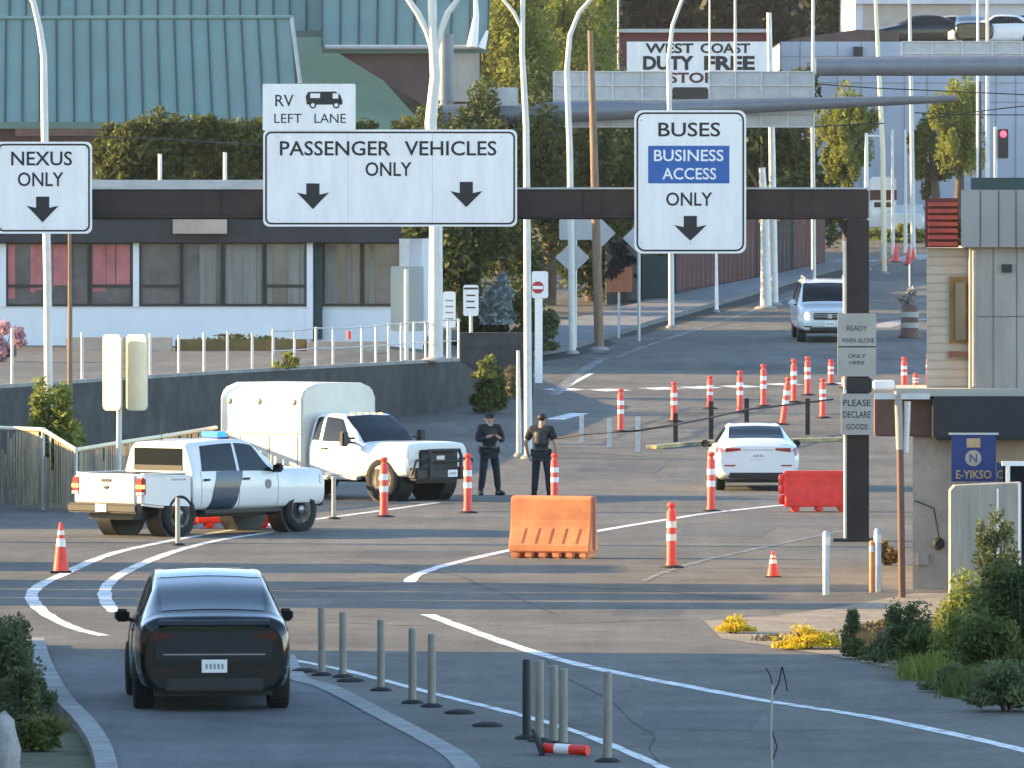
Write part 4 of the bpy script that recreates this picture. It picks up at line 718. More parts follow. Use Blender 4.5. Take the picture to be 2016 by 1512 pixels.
for k, x in enumerate((-2.75, -1.8, -.68)):
    for s in (1, -1): m = MB(); m.lathe([(.085, -.012), (.075, .012), (.001, .014)] if s > 0 else [(.085, .012), (.075, -.012), (.001, -.014)], 14, (x, s * 1.125, 2.2), 'y'); m.build('vent_cap', 'grey', T)
for s in (1, -1):
    m = MB(); y0, y1 = sorted((s * 1.118, s * 1.135))
    for a, b, c, d in ((-3.18, -2.40, .75, 1.42), (-2.35, -1.45, .75, 1.42), (-1.40, -.56, .75, 1.42)): m.box(a, b, y0, y1, c, d)
    m.build('locker_door', 'cream', T, bevel=.012)
    m = MB(); y0, y1 = sorted((s * 1.12, s * 1.15)); m.box(-3.2, -.54, y0, y1, 1.46, 1.50); m.build('drip_rail', 'cream', T, bevel=.008)
    m = MB()
    for x in (-2.5, -1.55, -.7): m.box(x, x + .07, s * 1.137 - .012, s * 1.137 + .012, 1.05, 1.14)
    m.build('latch', 'galv', T)
m = MB(); m.box(-3.32, -3.20, -1.05, 1.05, .5, .68); m.build('rear_bumper', 'trim', T, bevel=.03); under(T, -3.1, 2.7, .62, .40, .60)
rim4(T, 1.95, -1.75, .87, .49, .29)
# ================================================================ delineators, cones, barriers, posts
def delineator(label, px, yt, yb, group='orange delineator posts along the lanes', lean=0, name='delineator', m='redorange', base=True, rscale=1.0, bands=True):
    p = GP(px, yb); h = (yb - yt) / S(p.y); r = (.078 if bands else .046) * rscale
    t = thing(name, label, 'delineator' if bands else 'post', tuple(p), 0, group); t.rotation_euler = (0, R(lean), 0)
    if base: b = MB(); br = .20 if bands else .13; b.lathe([(br, 0), (br, .02), (br * .5, .045), (.001, .045)], 12); b.build('base', 'rubber', t)
    q = MB(); q.lathe([(r * 1.0, .04), (r, h * .975), (r * .9, h), (.001, h)] if not bands else [(r * 1.25, .04), (r, .12), (r, h * .86), (r * .55, h * .90), (r * .55, h * .93), (r * 1.0, h * .955), (r * .8, h), (.001, h)], 12); q.build('shaft', m, t)
    if bands:
        for a, b in ((.62, .72), (.42, .52)):
            q = MB(); q.lathe([(r * 1.04, h * a), (r * 1.04, h * b)], 12); q.build('band', 'band', t)
    return t
row = [(1222, 765, 850, 'first of the far row, in shadow at its left end'), (1327, 752, 830, 'second of the far row, behind the guard posts, counting from the left'), (1398, 740, 805, 'third of the far row, above a guard post'), (1457, 730, 812, 'straight behind the roof of the white sedan, fourth of the far row'),
       (1503, 717, 800, 'fifth of the far row, upright, left of the leaning post'), (1563, 707, 792, 'just right of the leaning post in the far row'), (1590, 702, 778, 'farthest tall one beside the last guard post, far row'), (1620, 745, 823, 'standing right of the guard posts on a wide black base'), (1636, 708, 757, 'thin and far, left of the pale notice board'), (1780, 703, 765, 'right of the gantry post, above the canopy slab'), (1829, 698, 765, 'against the pale block wall of the booth building')]
for x, a, b, l in row: delineator('orange white-banded delineator ' + l, x, a, b)
delineator('leaning two-tone orange delineator behind the right corner of the white sedan roof', 1541, 742, 836, lean=7)
delineator('short orange delineator between the two right of the gantry post', 1803, 735, 766)
delineator('short orange delineator against the left edge of the pale notice board', 1663, 738, 764)
for x, a, b, l in ((756, 900, 1018, 'in front of the near wheel of the box truck'), (921, 893, 1010, 'in front of the grille guard of the box truck'), (1092, 893, 990, 'behind the orange water barrier'), (1400, 890, 1007, 'by the left rear corner of the white sedan'), (1322, 990, 1118, 'alone on the open road right of the orange barrier')): delineator('orange white-banded delineator ' + l, x, a, b)
for x, a, b, l in ((633, 1195, 1330, 'first grey brown plastic post from the black SUV, on the near lane edge'), (675, 1205, 1334, 'second grey brown plastic post from the black SUV'), (750, 1220, 1360, 'third grey brown plastic post from the black SUV, on a wide black base'), (812, 1237, 1385, 'fourth grey brown plastic post from the black SUV'), (850, 1248, 1392, 'fifth grey brown plastic post from the black SUV, palest'), (1062, 1300, 1460, 'faded post behind the dark post in the near cluster'), (1090, 1310, 1466, 'pale pinkish post in the near cluster above the fallen delineator'), (1109, 1316, 1470, 'rightmost post in the near cluster'), (1196, 1322, 1500, 'faded grey post alone right of the near cluster, on a black base')):
    delineator(l, x, a, b, 'weathered grey posts between the near lanes', 0, 'lane_post', 'postgrey', True, 1.0, False)
delineator('dark almost black post leading the near cluster', 1037, 1298, 1455, 'weathered grey posts between the near lanes', 0, 'lane_post', 'trim', True, 1.0, False)
for x, a, b, l in ((350, 980, 1074, 'cream post standing in front of the rear wheel of the patrol pickup'), (657, 938, 1022, 'cream post standing between the patrol pickup and the box truck')): delineator(l, x, a, b, 'cream lane posts by the patrol pickup', 0, 'lane_post', 'block', True, .9, False)
for x, a, b, l in ((1627, 1045, 1171, 'white topped steel bollard on open ground right of the small cone'), (1728, 1040, 1166, 'white and blue grey bollard nearest the booth wall'), (1716, 1064, 1166, 'slim orange tinted bollard between the two steel ones')):
    p = GP(x, b); h = (b - a) / S(p.y); t = thing('bollard', l, 'bollard', tuple(p), 0, 'bollards before the booth building'); rr = .055 if x != 1716 else .035
    q = MB(); q.lathe([(rr, 0), (rr, h * .97), (rr * .6, h), (.001, h)], 12); q.build('shaft', 'galv' if x != 1716 else 'orange', t); q = MB(); q.lathe([(rr * 1.06, h * .78), (rr * 1.06, h * .90)], 12); q.build('band', 'band', t)
# fallen delineator
p = GP(1062, 1486); t = thing('fallen_delineator', 'red and white delineator lying flat on the road beside the near post cluster', 'delineator', tuple(p))
q = MB(); q.tube([(.05, 0, .07), (.50, -.25, .06)], .055, 10); q.build('shaft', 'redplastic', t); q = MB(); q.tube([(.17, -.067, .067), (.32, -.15, .064)], .058, 10); q.build('band', 'band', t); q = MB(); q.m = Matrix.Translation((0, 0, .10)) @ Matrix.Rotation(R(70), 4, 'Y'); q.lathe([(.19, -.03), (.19, 0), (.08, .03), (.001, .03)], 12); q.m = None; q.build('base', 'rubber', t)
for x, y in ((600, 1323), (690, 1342), (960, 1430), (905, 1405)):
    p = GP(x, y); t = thing('loose_base', {600: 'flat black rubber base left of the first grey post', 690: 'flat black rubber base behind the third grey post', 960: 'flat black rubber base halfway to the near post cluster', 905: 'flat black rubber base just right of the fifth grey post'}[x], 'base', tuple(p), 0, 'empty post bases on the lane edge'); q = MB(); q.lathe([(.17, 0), (.17, .025), (.08, .05), (.001, .05)], 12); q.build('disc', 'rubber', t)
# cones
def cone(label, px, yt, yb, r=None, collars=True, group='traffic cones', m='redorange'):
    p = GP(px, yb); h = (yb - yt) / S(p.y); r = r or h * .20; t = thing('traffic_cone', label, 'cone', tuple(p), 0, group)
    b = MB(); b.box(-r * 1.25, r * 1.25, -r * 1.25, r * 1.25, 0, h * .045); b.build('base', 'rubber', t, bevel=.008)
    q = MB(); q.lathe([(r, h * .045), (r * .22, h * .98), (r * .12, h), (.001, h)], 18); q.build('body', m, t)
    if collars:
        f = lambda z: r - (r * .78) * (z - .045) / .935 + .004
        for a, c in ((.52, .68), (.75, .84)): q = MB(); q.lathe([(f(a), h * a), (f(c), h * c)], 18); q.build('collar', 'band', t)
cone('tall orange cone with white collars behind the black SUV, left of the patrol pickup', 120, 1028, 1128, .13)
cone('small faded orange cone alone on the ground left of the steel bollard', 1522, 1085, 1136, .10)
for x, a, b, l in ((1764, 478, 516, 'tallest of the far sunlit cones up the hill'), (1737, 497, 521, 'small far sunlit cone left of the tallest one'), (1748, 504, 521, 'tiny far cone touching the tallest one'), (1788, 488, 522, 'far red orange cone right of the tallest one'), (1798, 486, 512, 'far red orange cone at the right end of the hill cones'), (1622, 468, 490, 'far cone by the dark fence end, under the gantry beam')): cone(l, x, a, b, None, False, 'far cones up the hill')
# plastic barriers
M['ribshade'] = mat('rib shadow', (.35, .09, .03), .7)  # brown strips put the ribs' cast shade into colour
M['endshade'] = mat('dark end recess', (.22, .02, .02), .5)  # dark red puts the shade of the end recess into colour
def barrier(name, label, loc, rz, Ln, H, m, ribs=True, D=.56):
    t = thing(name, label, 'barrier', loc, rz, None)
    q = MB(); P = [(-D / 2, .10), (-D / 2, .22), (-D * .30, H * .50), (-D * .26, H * .62), (-D * .25, H - .06), (-D * .20, H), (D * .20, H), (D * .25, H - .06), (D * .26, H * .62), (D * .30, H * .50), (D / 2, .22), (D / 2, .10)]
    q.prism([(0, a, b) for a, b in P], (-Ln / 2, 0, 0), (Ln / 2, 0, 0)); q.build('shell', m, t, bevel=.025, seg=3)
    q = MB(); n = 6 if ribs else 3
    for k in range(n): x = -Ln / 2 + Ln * (k + .5) / n; q.box(x - Ln * .055, x + Ln * .055, -D / 2 + .01, D / 2 - .01, 0, .12)
    q.build('foot', m, t, bevel=.03, seg=2)
    if ribs:
        for k in range(5):
            x = -Ln / 2 + Ln * (k + 1) / 6
            for s in (1, -1):
                q = MB(); yl, yu = s * (D * .48 + .005), s * (D * .313 + .005); w_ = .017; k_ = s * .05
                q.hexa([(x - w_, yl, .25), (x + w_, yl, .25), (x + w_, s * D * .2, .25), (x - w_, s * D * .2, .25), (x - w_ + .05, yu, .50), (x + w_ + .05, yu, .50), (x + w_ + .05, s * D * .2, .50), (x - w_ + .05, s * D * .2, .50)]); q.build('rib_shadow', 'ribshade', t)
    if ribs: q = MB(); q.box(Ln / 2 - .02, Ln / 2 + .004, -.10, .06, .14, H - .02); q.build('end_recess', 'endshade', t)
    for s in (1, -1) if not ribs else ():
        for z in (.25, .5, .75): q = MB(); q.lathe([(.05, -.09), (.075, -.04), (.075, .04), (.05, .09)], 12, (s * (Ln / 2 + .03), 0, H * z + .04)); q.build('hinge_lug', m, t)
    return t
p = GP(1090, 1100); barrier('water_barrier', 'bright orange ribbed plastic barrier standing alone in the road', (p.x, p.y + .35, 0), R(-17), 1.42, 1.04, 'orange')
p = GP(1612, 1008); barrier('water_barrier', 'saturated red plastic barrier between the white sedan and the gantry post', (p.x, p.y + .2, 0), R(3), 1.36, .80, 'redplastic', False, .46)
p = GP(458, 1046); barrier('water_barrier', 'low dark red plastic barrier glimpsed under the patrol pickup', (p.x, p.y + 1.6, 0), R(10), 1.5, .45, 'redplastic', False, .4)
# dark guard posts across the junction; the road-edge shadow is built as a bar
t = thing('road_guard_posts', 'low dark guard posts across the junction, with the road-edge shadow as a bar, in front of the orange delineators', 'railing', tuple(GP(1255, 890)))
PR = [(1145, 872, 55, 'galv'), (1200, 881, 58, 'galv'), (1256, 890, 70, 'galv'), (1330, 873, 60, 'gantry'), (1400, 864, 74, 'gantry'), (1470, 850, 66, 'gantry'), (1590, 856, 72, 'gantry')]
for x, y, hp, mm in PR:
    p = GP(x, y); q = MB(); q.box(p.x - .055, p.x + .055, p.y - .05, p.y + .05, p.z, p.z + hp / S(p.y)); q.build('rail_post', mm, t, world=True, bevel=.01)
q = MB(); q.tube([W(1060, 868, 190), W(1145, 856, 188), W(1256, 848, 186), W(1330, 836, 190), W(1400, 822, 193), W(1470, 806, 197), W(1560, 796, 199), W(1640, 786, 200)], .024, 6); q.build('edge_shadow', 'gantry', t, world=True)  # dark bar stands for the road-edge shadow line
# ================================================================ poles
def path(pts, Y): return [W(x, y, Y) for x, y in pts]
def lamp(label, pts, Y, rpx, m='pole', arms=(), name='lamp_post', cat='lamp post', zbase=None):
    P = path(pts, Y); zb = P[0].z if zbase is None else zbase; P[0].z = zb; k = Y / FPX
    t = thing(name, label, cat, (P[0].x, Y, zb)); n = len(P)
    q = MB(); q.tube(P, [rpx * k * (1 - .45 * i / max(n - 1, 1)) for i in range(n)], 10); q.build('shaft', m, t, world=True)
    q = MB(); q.lathe([(rpx * k * 1.9, 0), (rpx * k * 1.9, .04), (rpx * k * 1.3, .10), (rpx * k * 1.0, .10)], 10, (P[0].x, Y, zb)); q.build('foot', 'kerb', t, world=True)
    for a in arms: q = MB(); q.tube(path(a, Y), [rpx * k * .42] * (len(a) - 1) + [rpx * k * .3], 8); q.build('arm', m, t, world=True)
    return t
lamp('slim pale lamp post with curved top rising behind the white NEXUS sign', [(97, 900), (94, 600), (88, 260), (86, 110), (78, 55), (66, 5), (40, -40)], 170, 9, zbase=0)
lamp('thin dark brown pole just right of the slim lamp post at the left', [(137, 900), (138, 600), (137, 440)], 168.5, 6, 'wood', name='brown_pole', cat='pole', zbase=0)
lamp('thick pale lamp post with forked double arms left of the cantilever gantry', [(858, 720), (858, 450), (848, 240), (857, 150), (852, 60), (850, -60)], 206.5, 15, arms=([(855, 105), (840, 60), (822, 25), (790, -20)], [(858, 100), (868, 60), (882, 25), (915, -20)]), zbase=2.2)
lamp('pale lamp post at the junction with one arm reaching left', [(1040, 905), (1038, 500), (1036, 250), (1028, 100), (1030, -60)], YG(903), 8.5, arms=([(1029, 60), (1012, 25), (975, -20)],))
lamp('short pale double post beside the junction lamp post', [(1022, 900), (1020, 690)], YG(900), 6, name='sign_post', cat='post')
lamp('curved white lamp post behind the diamond sign', [(1127, 650), (1122, 300), (1116, 140), (1122, 70), (1140, 25), (1175, -15)], 232, 7, zbase=gz(232) + .1)
lamp('brown wooden utility pole right of the diamond sign', [(1180, 645), (1168, 250), (1162, 60)], 234, 10, 'wood', name='utility_pole', cat='pole', zbase=gz(234) + .1)
lamp('curved white lamp post behind the BUSES sign', [(1322, 606), (1320, 300), (1316, 120), (1324, 50), (1350, -20)], 250, 6, zbase=gz(250))
lamp('slim white post under the left part of the BUSES sign', [(1411, 565), (1410, 470)], 262, 4, 'band', name='sign_post', cat='post', zbase=gz(262))
lamp('wide pale steel column right of the BUSES sign', [(1508, 556), (1506, 440), (1500, 330)], 265, 12, 'galv', name='steel_column', cat='post', zbase=gz(265))
lamp('thick grey utility pole beside the duty free sign', [(1524, 556), (1520, 300), (1514, 25)], 268, 9, 'galv', name='utility_pole', cat='pole', zbase=gz(268))
lamp('thin grey pole between the duty free sign and the white warehouse', [(1602, 530), (1600, 200), (1601, -40)], 280, 5, 'galv', name='utility_pole', cat='pole', zbase=gz(280))
lamp('sunlit yellowish pole in front of the white warehouse', [(1741, 420), (1738, 300), (1730, 130), (1722, -40)], 300, 6, 'sunwarm', name='utility_pole', cat='pole', zbase=gz(300))  # sunlight put into the pole's yellowish cream colour
lamp('sunlit white pole rising from the low hedge on the hill', [(1798, 440), (1795, 250), (1790, -30)], 318, 5.5, 'pole', name='utility_pole', cat='pole', zbase=gz(318))
lamp('white pole far right with wires attached', [(1944, 460), (1944, 200), (1944, -30)], 300, 5, 'pole', name='utility_pole', cat='pole', zbase=gz(300))
lamp('dark thin pole left of the white pole at far right', [(1930, 460), (1929, 160)], 298, 4, 'gantry', name='utility_pole', cat='pole', zbase=gz(298))
lamp('short pale post beside the yellowish sunlit pole', [(1705, 440), (1706, 262)], 304, 6, 'band', name='sign_post', cat='post', zbase=gz(304), arms=([(1706, 268), (1732, 268)],))
lamp('thin white lamp post far behind the duty free sign', [(1448, 480), (1448, 100), (1447, -30)], 345, 4, 'pole', zbase=gz(345))
lamp('thin pale mast behind the middle of the duty free sign', [(1398, 480), (1397, -30)], 346, 3, 'pole', name='mast', cat='pole', zbase=gz(346))
lamp('thin pole in the sunlit tree left of the duty free sign', [(1218, 480), (1217, -30)], 332, 3, 'pole', name='utility_pole', cat='pole', zbase=gz(332))
lamp('far white post right of the warehouse panel', [(1758, 450), (1757, 255)], 322, 4, 'pole', name='sign_post', cat='post', zbase=gz(322)); lamp('far white post left of the street sign', [(1783, 450), (1782, 255)], 324, 4, 'pole', name='sign_post', cat='post', zbase=gz(324)); lamp('white pole top at the parked cars', [(1925, 470), (1925, -30)], 330, 4, 'band', name='utility_pole', cat='pole', zbase=gz(330))
# ================================================================ cantilever highway gantries
def cant(label, x0, y0, x1, y1, r0, r1, Y, col, panel, ncol, nrow):
    t = thing('cantilever_gantry', label, 'gantry', (PX(col[0], Y), Y, gz(Y))); k = Y / FPX
    q = MB(); q.tube([W(x0, y0, Y), W((x0 + x1) / 2, (y0 + y1) / 2, Y), W(x1, y1, Y)], [r0 * k, (r0 * .6 + r1 * .4) * k, r1 * k], 14); q.build('arm', 'galvdark', t, world=True)
    q = MB(); q.tube([Vector((PX(col[0], Y), Y + .5, gz(Y))), W(col[0], col[1], Y) + Vector((0, .5, 0))], [col[2] * k * 1.1, col[2] * k], 14); q.build('column', 'galvdark', t, world=True)
    for a, b, c, d in panel:
        q = MB(); prect(q, a, b, c, d, Y + .9, .06); pn = q.build('sign_panel', 'signback', t, world=True)
        q = MB()
        for i in range(ncol + 1): xx = a + (b - a) * i / ncol; prect(q, xx - 1.5, xx + 1.5, c, d, Y + .9, .05, .06)
        for j in range(nrow + 1): yy = c + (d - c) * j / nrow; prect(q, a, b, yy - 1, yy + 1, Y + .9, .05, .055)
        o = q.build('panel_rib', 'galv', None); o.parent = pn; o.location = -Vector(t.location)
M['galvdark'] = mat('grey painted steel', (.17, .19, .22), .5, .3, var=.12, scale=2)
cant('long grey cantilever arm with gridded sign backs across the middle of the background', 855, 230, 1885, 194, 24, 7, 262, (878, 66, 15), [(1090, 1322, 141, 250), (1396, 1602, 141, 250)], 4, 4)
cant('grey cantilever arm with blank sign backs entering from the right', 1606, 131, 2300, 128, 19, 22, 258, (2250, 60, 18), [(1775, 2250, 82, 128)], 8, 2)
t = thing('small_board', 'small blank grey board standing on the cantilever arm', 'sign', (PX(990, 261), 261, PZ(208, 261))); q = MB(); prect(q, 955, 1020, 172, 208, 261.4, .05); q.build('panel', 'signback', t, world=True)
# ================================================================ small signs
def board(label, x0, x1, yt, yb, Y, m='signback', post=None, diamond=False, name='road_sign', ybase=None):
    zb = gz(Y) + (.1 if Y > 225 else 0); t = thing(name, label, 'sign', (PX((x0 + x1) / 2, Y), Y, zb))
    q = MB(); a, b, c, d = PX(x0, Y), PX(x1, Y), PZ(yb, Y), PZ(yt, Y)
    q.xz([((a + b) / 2, c), (b, (c + d) / 2), ((a + b) / 2, d), (a, (c + d) / 2)] if diamond else rrect(a, b, c, d, .06, 3), Y, Y + .03); q.build('panel', m, t, world=True)
    if post: q = MB(); q.tube([(PX(post, Y), Y + .07, zb - .05), (PX(post, Y), Y + .07, d)], post and .045, 8); q.build('sign_post', 'galv', t, world=True)
    return t
Yd = 236
board('bare diamond sign seen from behind on a pale post, near the wooden utility pole', 1093, 1161, 474, 540, Yd, 'signback', 1127, True)
board('pale rectangular sign back above the bare diamond sign', 1101, 1166, 428, 472, Yd + .3, 'signback', 1133)
board('diamond sign back tucked behind the wooden utility pole', 1150, 1212, 428, 490, 237.5, 'signback', 1181, True); board('diamond sign back tucked behind the left edge of the BUSES sign', 1226, 1290, 438, 500, 240, 'signback', 1258, True)
Yn = 219; t = board('white no entry sign with red disc on a white post', 1047, 1079, 534, 587, Yn, 'sign', None, False); q = MB(); q.box(PX(1053, Yn), PX(1068, Yn), Yn + .03, Yn + .12, gz(Yn), PZ(587, Yn)); q.build('sign_post', 'band', t, world=True)
q = MB(); q.lathe([(.165, -.006), (.165, -.001)], 22, (PX(1059, Yn), Yn, PZ(566, Yn)), 'y'); dd = q.build('red_disc', 'red', t, world=True); q = MB(); q.box(PX(1048.5, Yn), PX(1069.5, Yn), Yn - .009, Yn - .0065, PZ(569, Yn), PZ(563, Yn)); o = q.build('white_bar', 'band', None); o.parent = dd; o.location = -Vector(t.location)
t = board('white lettered board low by the terrace end, right one of two', 912, 942, 561, 622, 214, 'band', 927); q = MB(); prect(q, 913, 941, 566, 570, 214, .004, .005); prect(q, 918, 936, 580, 583, 214, .004, .005); prect(q, 918, 934, 592, 595, 214, .004, .005); prect(q, 918, 936, 604, 607, 214, .004, .005); q.build('lettering', 'brownwall', t, world=True)
t = board('white narrow board low by the terrace end, left one of two', 872, 897, 574, 645, 210.5, 'band', 885); q = MB(); [prect(q, 877, 892, y, y + 3, 210.5, .004, .005) for y in (590, 602, 614, 626)]; q.build('lettering', 'grey', t, world=True)
t = board('plain grey green board on a white post in front of the recessed windows', 769, 834, 524, 652, 212, 'lilacgreen' if 'lilacgreen' in M else 'signback', None); q = MB(); Yq = 211.8; q.tube([(PX(800, Yq), Yq, 2.15), (PX(800, Yq), Yq, PZ(530, Yq))], .06, 8); q.build('sign_post', 'pole', t, world=True)
# twin panels, sunlight put into their cream
Yt = 160.0; t = thing('twin_panel_sign', 'pair of tall cream sunlit sign panels on one post behind the patrol pickup', 'sign', (PX(233, Yt), Yt, 0)); q = MB(); q.tube([(PX(233, Yt), Yt, 0), (PX(236, Yt), Yt, PZ(665, Yt))], .055, 10); q.build('sign_post', 'pole', t, world=True)
for x0, x1 in ((204, 241), (250, 291)):
    q = MB(); q.m = Matrix.Translation((PX(x0, Yt), Yt - .1, 0)) @ Matrix.Rotation(R(-38), 4, 'Z'); wdt = (x1 - x0) * Yt / FPX / .78; q.xz(rrect(0, wdt, PZ(808, Yt), PZ(658, Yt), .10), -.03, .03); q.m = None; q.build('panel', 'sunwarm', t, world=True, bevel=.008, seg=1)
# covered road sign
Yc = 243; t = thing('covered_sign', 'road sign covered by a black bag with an orange lower part', 'sign', (PX(1218, Yc), Yc, gz(Yc) + .1)); q = MB(); q.box(PX(1195, Yc), PX(1245, Yc), Yc, Yc + .04, PZ(575, Yc), PZ(525, Yc)); q.build('panel', 'brownorange' if 'brownorange' in M else 'maroon', t, world=True); q = MB(); q.crown((PX(1218, Yc), Yc, PZ(500, Yc)), (.5, .15, .6), 260, .16, rnd, 8); q.build('bag', 'rubber', t, world=True); q = MB(); q.box(PX(1216, Yc), PX(1221, Yc), Yc + .05, Yc + .1, gz(Yc), PZ(560, Yc)); q.build('sign_post', 'galv', t, world=True)
# ================================================================ people
def person(label, loc, rz, J, hair, shoes=.0, sleeves=True):
    t = thing('person', label, 'person', loc, rz)
    def skin(name, m, verts, edges, radii, root, sub=2, parent=t):
        me = bpy.data.meshes.new(name); me.from_pydata(verts, edges, []); o = bpy.data.objects.new(name, me); COL.objects.link(o)
        sk = o.modifiers.new('s', 'SKIN'); su = o.modifiers.new('u', 'SUBSURF'); su.levels = sub; su.render_levels = sub
        lay = me.skin_vertices[0].data if me.skin_vertices else None
        if lay is None:
            o2 = o; bpy.context.view_layer.objects.active = o; me.attributes; lay = me.skin_vertices[0].data
        for i, r_ in enumerate(radii): lay[i].radius = (r_, r_) if not isinstance(r_, tuple) else r_; lay[i].use_root = (i == root)
        dg = bpy.context.evaluated_depsgraph_get(); dg.update(); nm = bpy.data.meshes.new_from_object(o.evaluated_get(dg)); bpy.data.objects.remove(o)
        nm.polygons.foreach_set('use_smooth', [True] * len(nm.polygons)); nm.materials.clear(); nm.materials.append(M[m]); no = bpy.data.objects.new(name, nm); COL.objects.link(no); no.parent = parent; return no
    V = Vector; names = list(J); idx = {k: i for i, k in enumerate(names)}
    E = [('pelvis', 'spine'), ('spine', 'chest'), ('chest', 'neck'), ('neck', 'jaw'), ('jaw', 'skull'), ('skull', 'crown'), ('pelvis', 'hipL'), ('hipL', 'kneeL'), ('kneeL', 'ankleL'), ('ankleL', 'toeL'), ('pelvis', 'hipR'), ('hipR', 'kneeR'), ('kneeR', 'ankleR'), ('ankleR', 'toeR'), ('chest', 'shL'), ('shL', 'elL'), ('elL', 'wrL'), ('wrL', 'palmL'), ('chest', 'shR'), ('shR', 'elR'), ('elR', 'wrR'), ('wrR', 'palmR')]
    rad = dict(pelvis=(.14, .105), spine=(.135, .10), chest=(.155, .11), neck=.055, jaw=.068, skull=(.082, .095), crown=.06, hipL=.09, hipR=.09, kneeL=.06, kneeR=.06, ankleL=.042, ankleR=.042, toeL=.04, toeR=.04, shL=.066, shR=.066, elL=.045, elR=.045, wrL=.032, wrR=.032, palmL=.036, palmR=.036)
    b = skin('body', 'skin', [J[k] for k in names], [(idx[a], idx[c]) for a, c in E], [rad[k] for k in names], idx['pelvis'])
    bm = bmesh.new(); bm.from_mesh(b.data)
    def blob(c, r):
        mb = MB(); mb.ell(c, r, 8, 6); vs = [bm.verts.new(v) for v in mb.v]
        for f in mb.f:
            try: q = bm.faces.new([vs[i] for i in dict.fromkeys(f)]); q.smooth = True
            except Exception: pass
    hd = V(J['skull']); fd = (V(J['face'][0:3]) if 'face' in J and False else V(FACE)); sd = V((-fd.y, fd.x, 0))
    def bt(p0, p1, r):
        mb = MB(); mb.tube([p0, (V(p0) + V(p1)) / 2 + V((0, 0, -.004)), p1], [r, r * .95, r * .7], 6); vs = [bm.verts.new(v) for v in mb.v]
        for f in mb.f:
            try: bm.faces.new([vs[i] for i in f]).smooth = True
            except Exception: pass
    for sfx in 'LR':                                                  # four fingers of unequal length and a thumb from the side of the palm
        pm = V(J['palm' + sfx]); d = (pm - V(J['wr' + sfx])).normalized(); sdv = d.cross(V((0, 0, 1))); sdv = sdv.normalized() if sdv.length > .3 else V((0, 1, 0)); dn = V((0, 0, -.35))
        for i, ln in enumerate((.060, .072, .068, .052)): s0 = pm + sdv * (i - 1.5) * .017 + d * .02; bt(s0, s0 + (d + dn * .4).normalized() * ln, .0085)
        s0 = pm + sdv * .032 - d * .01; bt(s0, s0 + (d + sdv * .9).normalized() * .055, .009)
    blob(hd + fd * .100 + V((0, 0, -.012)), (.014, .014, .022))
    for s in (1, -1): blob(hd + sd * s * .088 + V((0, 0, -.01)), (.016, .016, .032))
    bm.to_mesh(b.data); bm.free()
    for s in (1, -1): q = MB(); q.ell(hd + fd * .088 + sd * s * .032 + V((0, 0, .012)), (.012, .012, .009), 8, 5); q.build('eye', 'black', t)
    q = MB(); q.ell(hd + fd * .088 + V((0, 0, -.055)), (.010, .024, .006), 8, 5); q.build('mouth', 'maroon', t)
    q = MB(); q.ell(hd - fd * .015 + V((0, 0, .035)), (.100, .100, .085), 12, 8); q.build('hair', 'hair', t)
    if hair == 'cap': q = MB(); q.ell(hd + V((0, 0, .055)), (.108, .108, .075), 12, 8); q.box(0, 0, 0, 0, 0, 0); c = q.build('cap', 'cloth', t); q = MB(); P = [hd + fd * .09 + sd * .075 + V((0, 0, .05)), hd + fd * .09 - sd * .075 + V((0, 0, .05)), hd + fd * .19 - sd * .05 + V((0, 0, .035)), hd + fd * .19 + sd * .05 + V((0, 0, .035))]; q.prism(P, (0, 0, 0), (0, 0, .012)); q.build('peak', 'cloth', c)
    tn = ['pelvis', 'spine', 'chest', 'shL', 'elL', 'shR', 'elR'] + (['wrL', 'wrR'] if sleeves else ['smL', 'smR'])
    K = dict(J); K['smL'] = tuple((V(J['shL']).lerp(V(J['elL']), .85))); K['smR'] = tuple((V(J['shR']).lerp(V(J['elR']), .85)))
    tn = ['pelvis', 'hem', 'spine', 'chest', 'shL', 'shR', 'collar'] + (['elL', 'elR', 'cfL', 'cfR'] if sleeves else ['smL', 'smR'])
    K['hem'] = tuple(V(J['pelvis']) - V((0, 0, .07))); K['collar'] = tuple(V(J['chest']).lerp(V(J['neck']), .95)); K['cfL'] = tuple(V(J['elL']).lerp(V(J['wrL']), .93)); K['cfR'] = tuple(V(J['elR']).lerp(V(J['wrR']), .93))
    rs = dict(hem=(.185, .15), pelvis=(.185, .15), spine=(.175, .14), chest=(.205, .165), shL=.098, shR=.098, collar=.075, elL=.07, elR=.07, cfL=.05, cfR=.05, smL=.078, smR=.078)
    ii = {k: i for i, k in enumerate(tn)}; ee = [('hem', 'pelvis'), ('pelvis', 'spine'), ('spine', 'chest'), ('chest', 'collar'), ('chest', 'shL'), ('chest', 'shR')] + ([('shL', 'elL'), ('elL', 'cfL'), ('shR', 'elR'), ('elR', 'cfR')] if sleeves else [('shL', 'smL'), ('shR', 'smR')])
    skin('shirt', 'cloth', [K[k] for k in tn], [(ii[a], ii[c]) for a, c in ee], [rs[k] for k in tn], 0)
    K['vb'] = tuple(V(J['spine']) - V((0, 0, .06))); K['vt'] = tuple(V(J['chest']) + V((0, 0, .06))); skin('vest', 'trim', [K['vb'], J['spine'], J['chest'], K['vt']], [(0, 1), (1, 2), (2, 3)], [(.20, .165), (.21, .175), (.225, .19), (.18, .15)], 0)
    tn = ['pelvis', 'hipL', 'kneeL', 'hmL', 'hipR', 'kneeR', 'hmR']; K['hmL'] = tuple(V(J['kneeL']).lerp(V(J['ankleL']), .92)); K['hmR'] = tuple(V(J['kneeR']).lerp(V(J['ankleR']), .92))
    ii = {k: i for i, k in enumerate(tn)}; rs = dict(pelvis=(.155, .125), hipL=.108, hipR=.108, kneeL=.082, kneeR=.082, hmL=.072, hmR=.072)
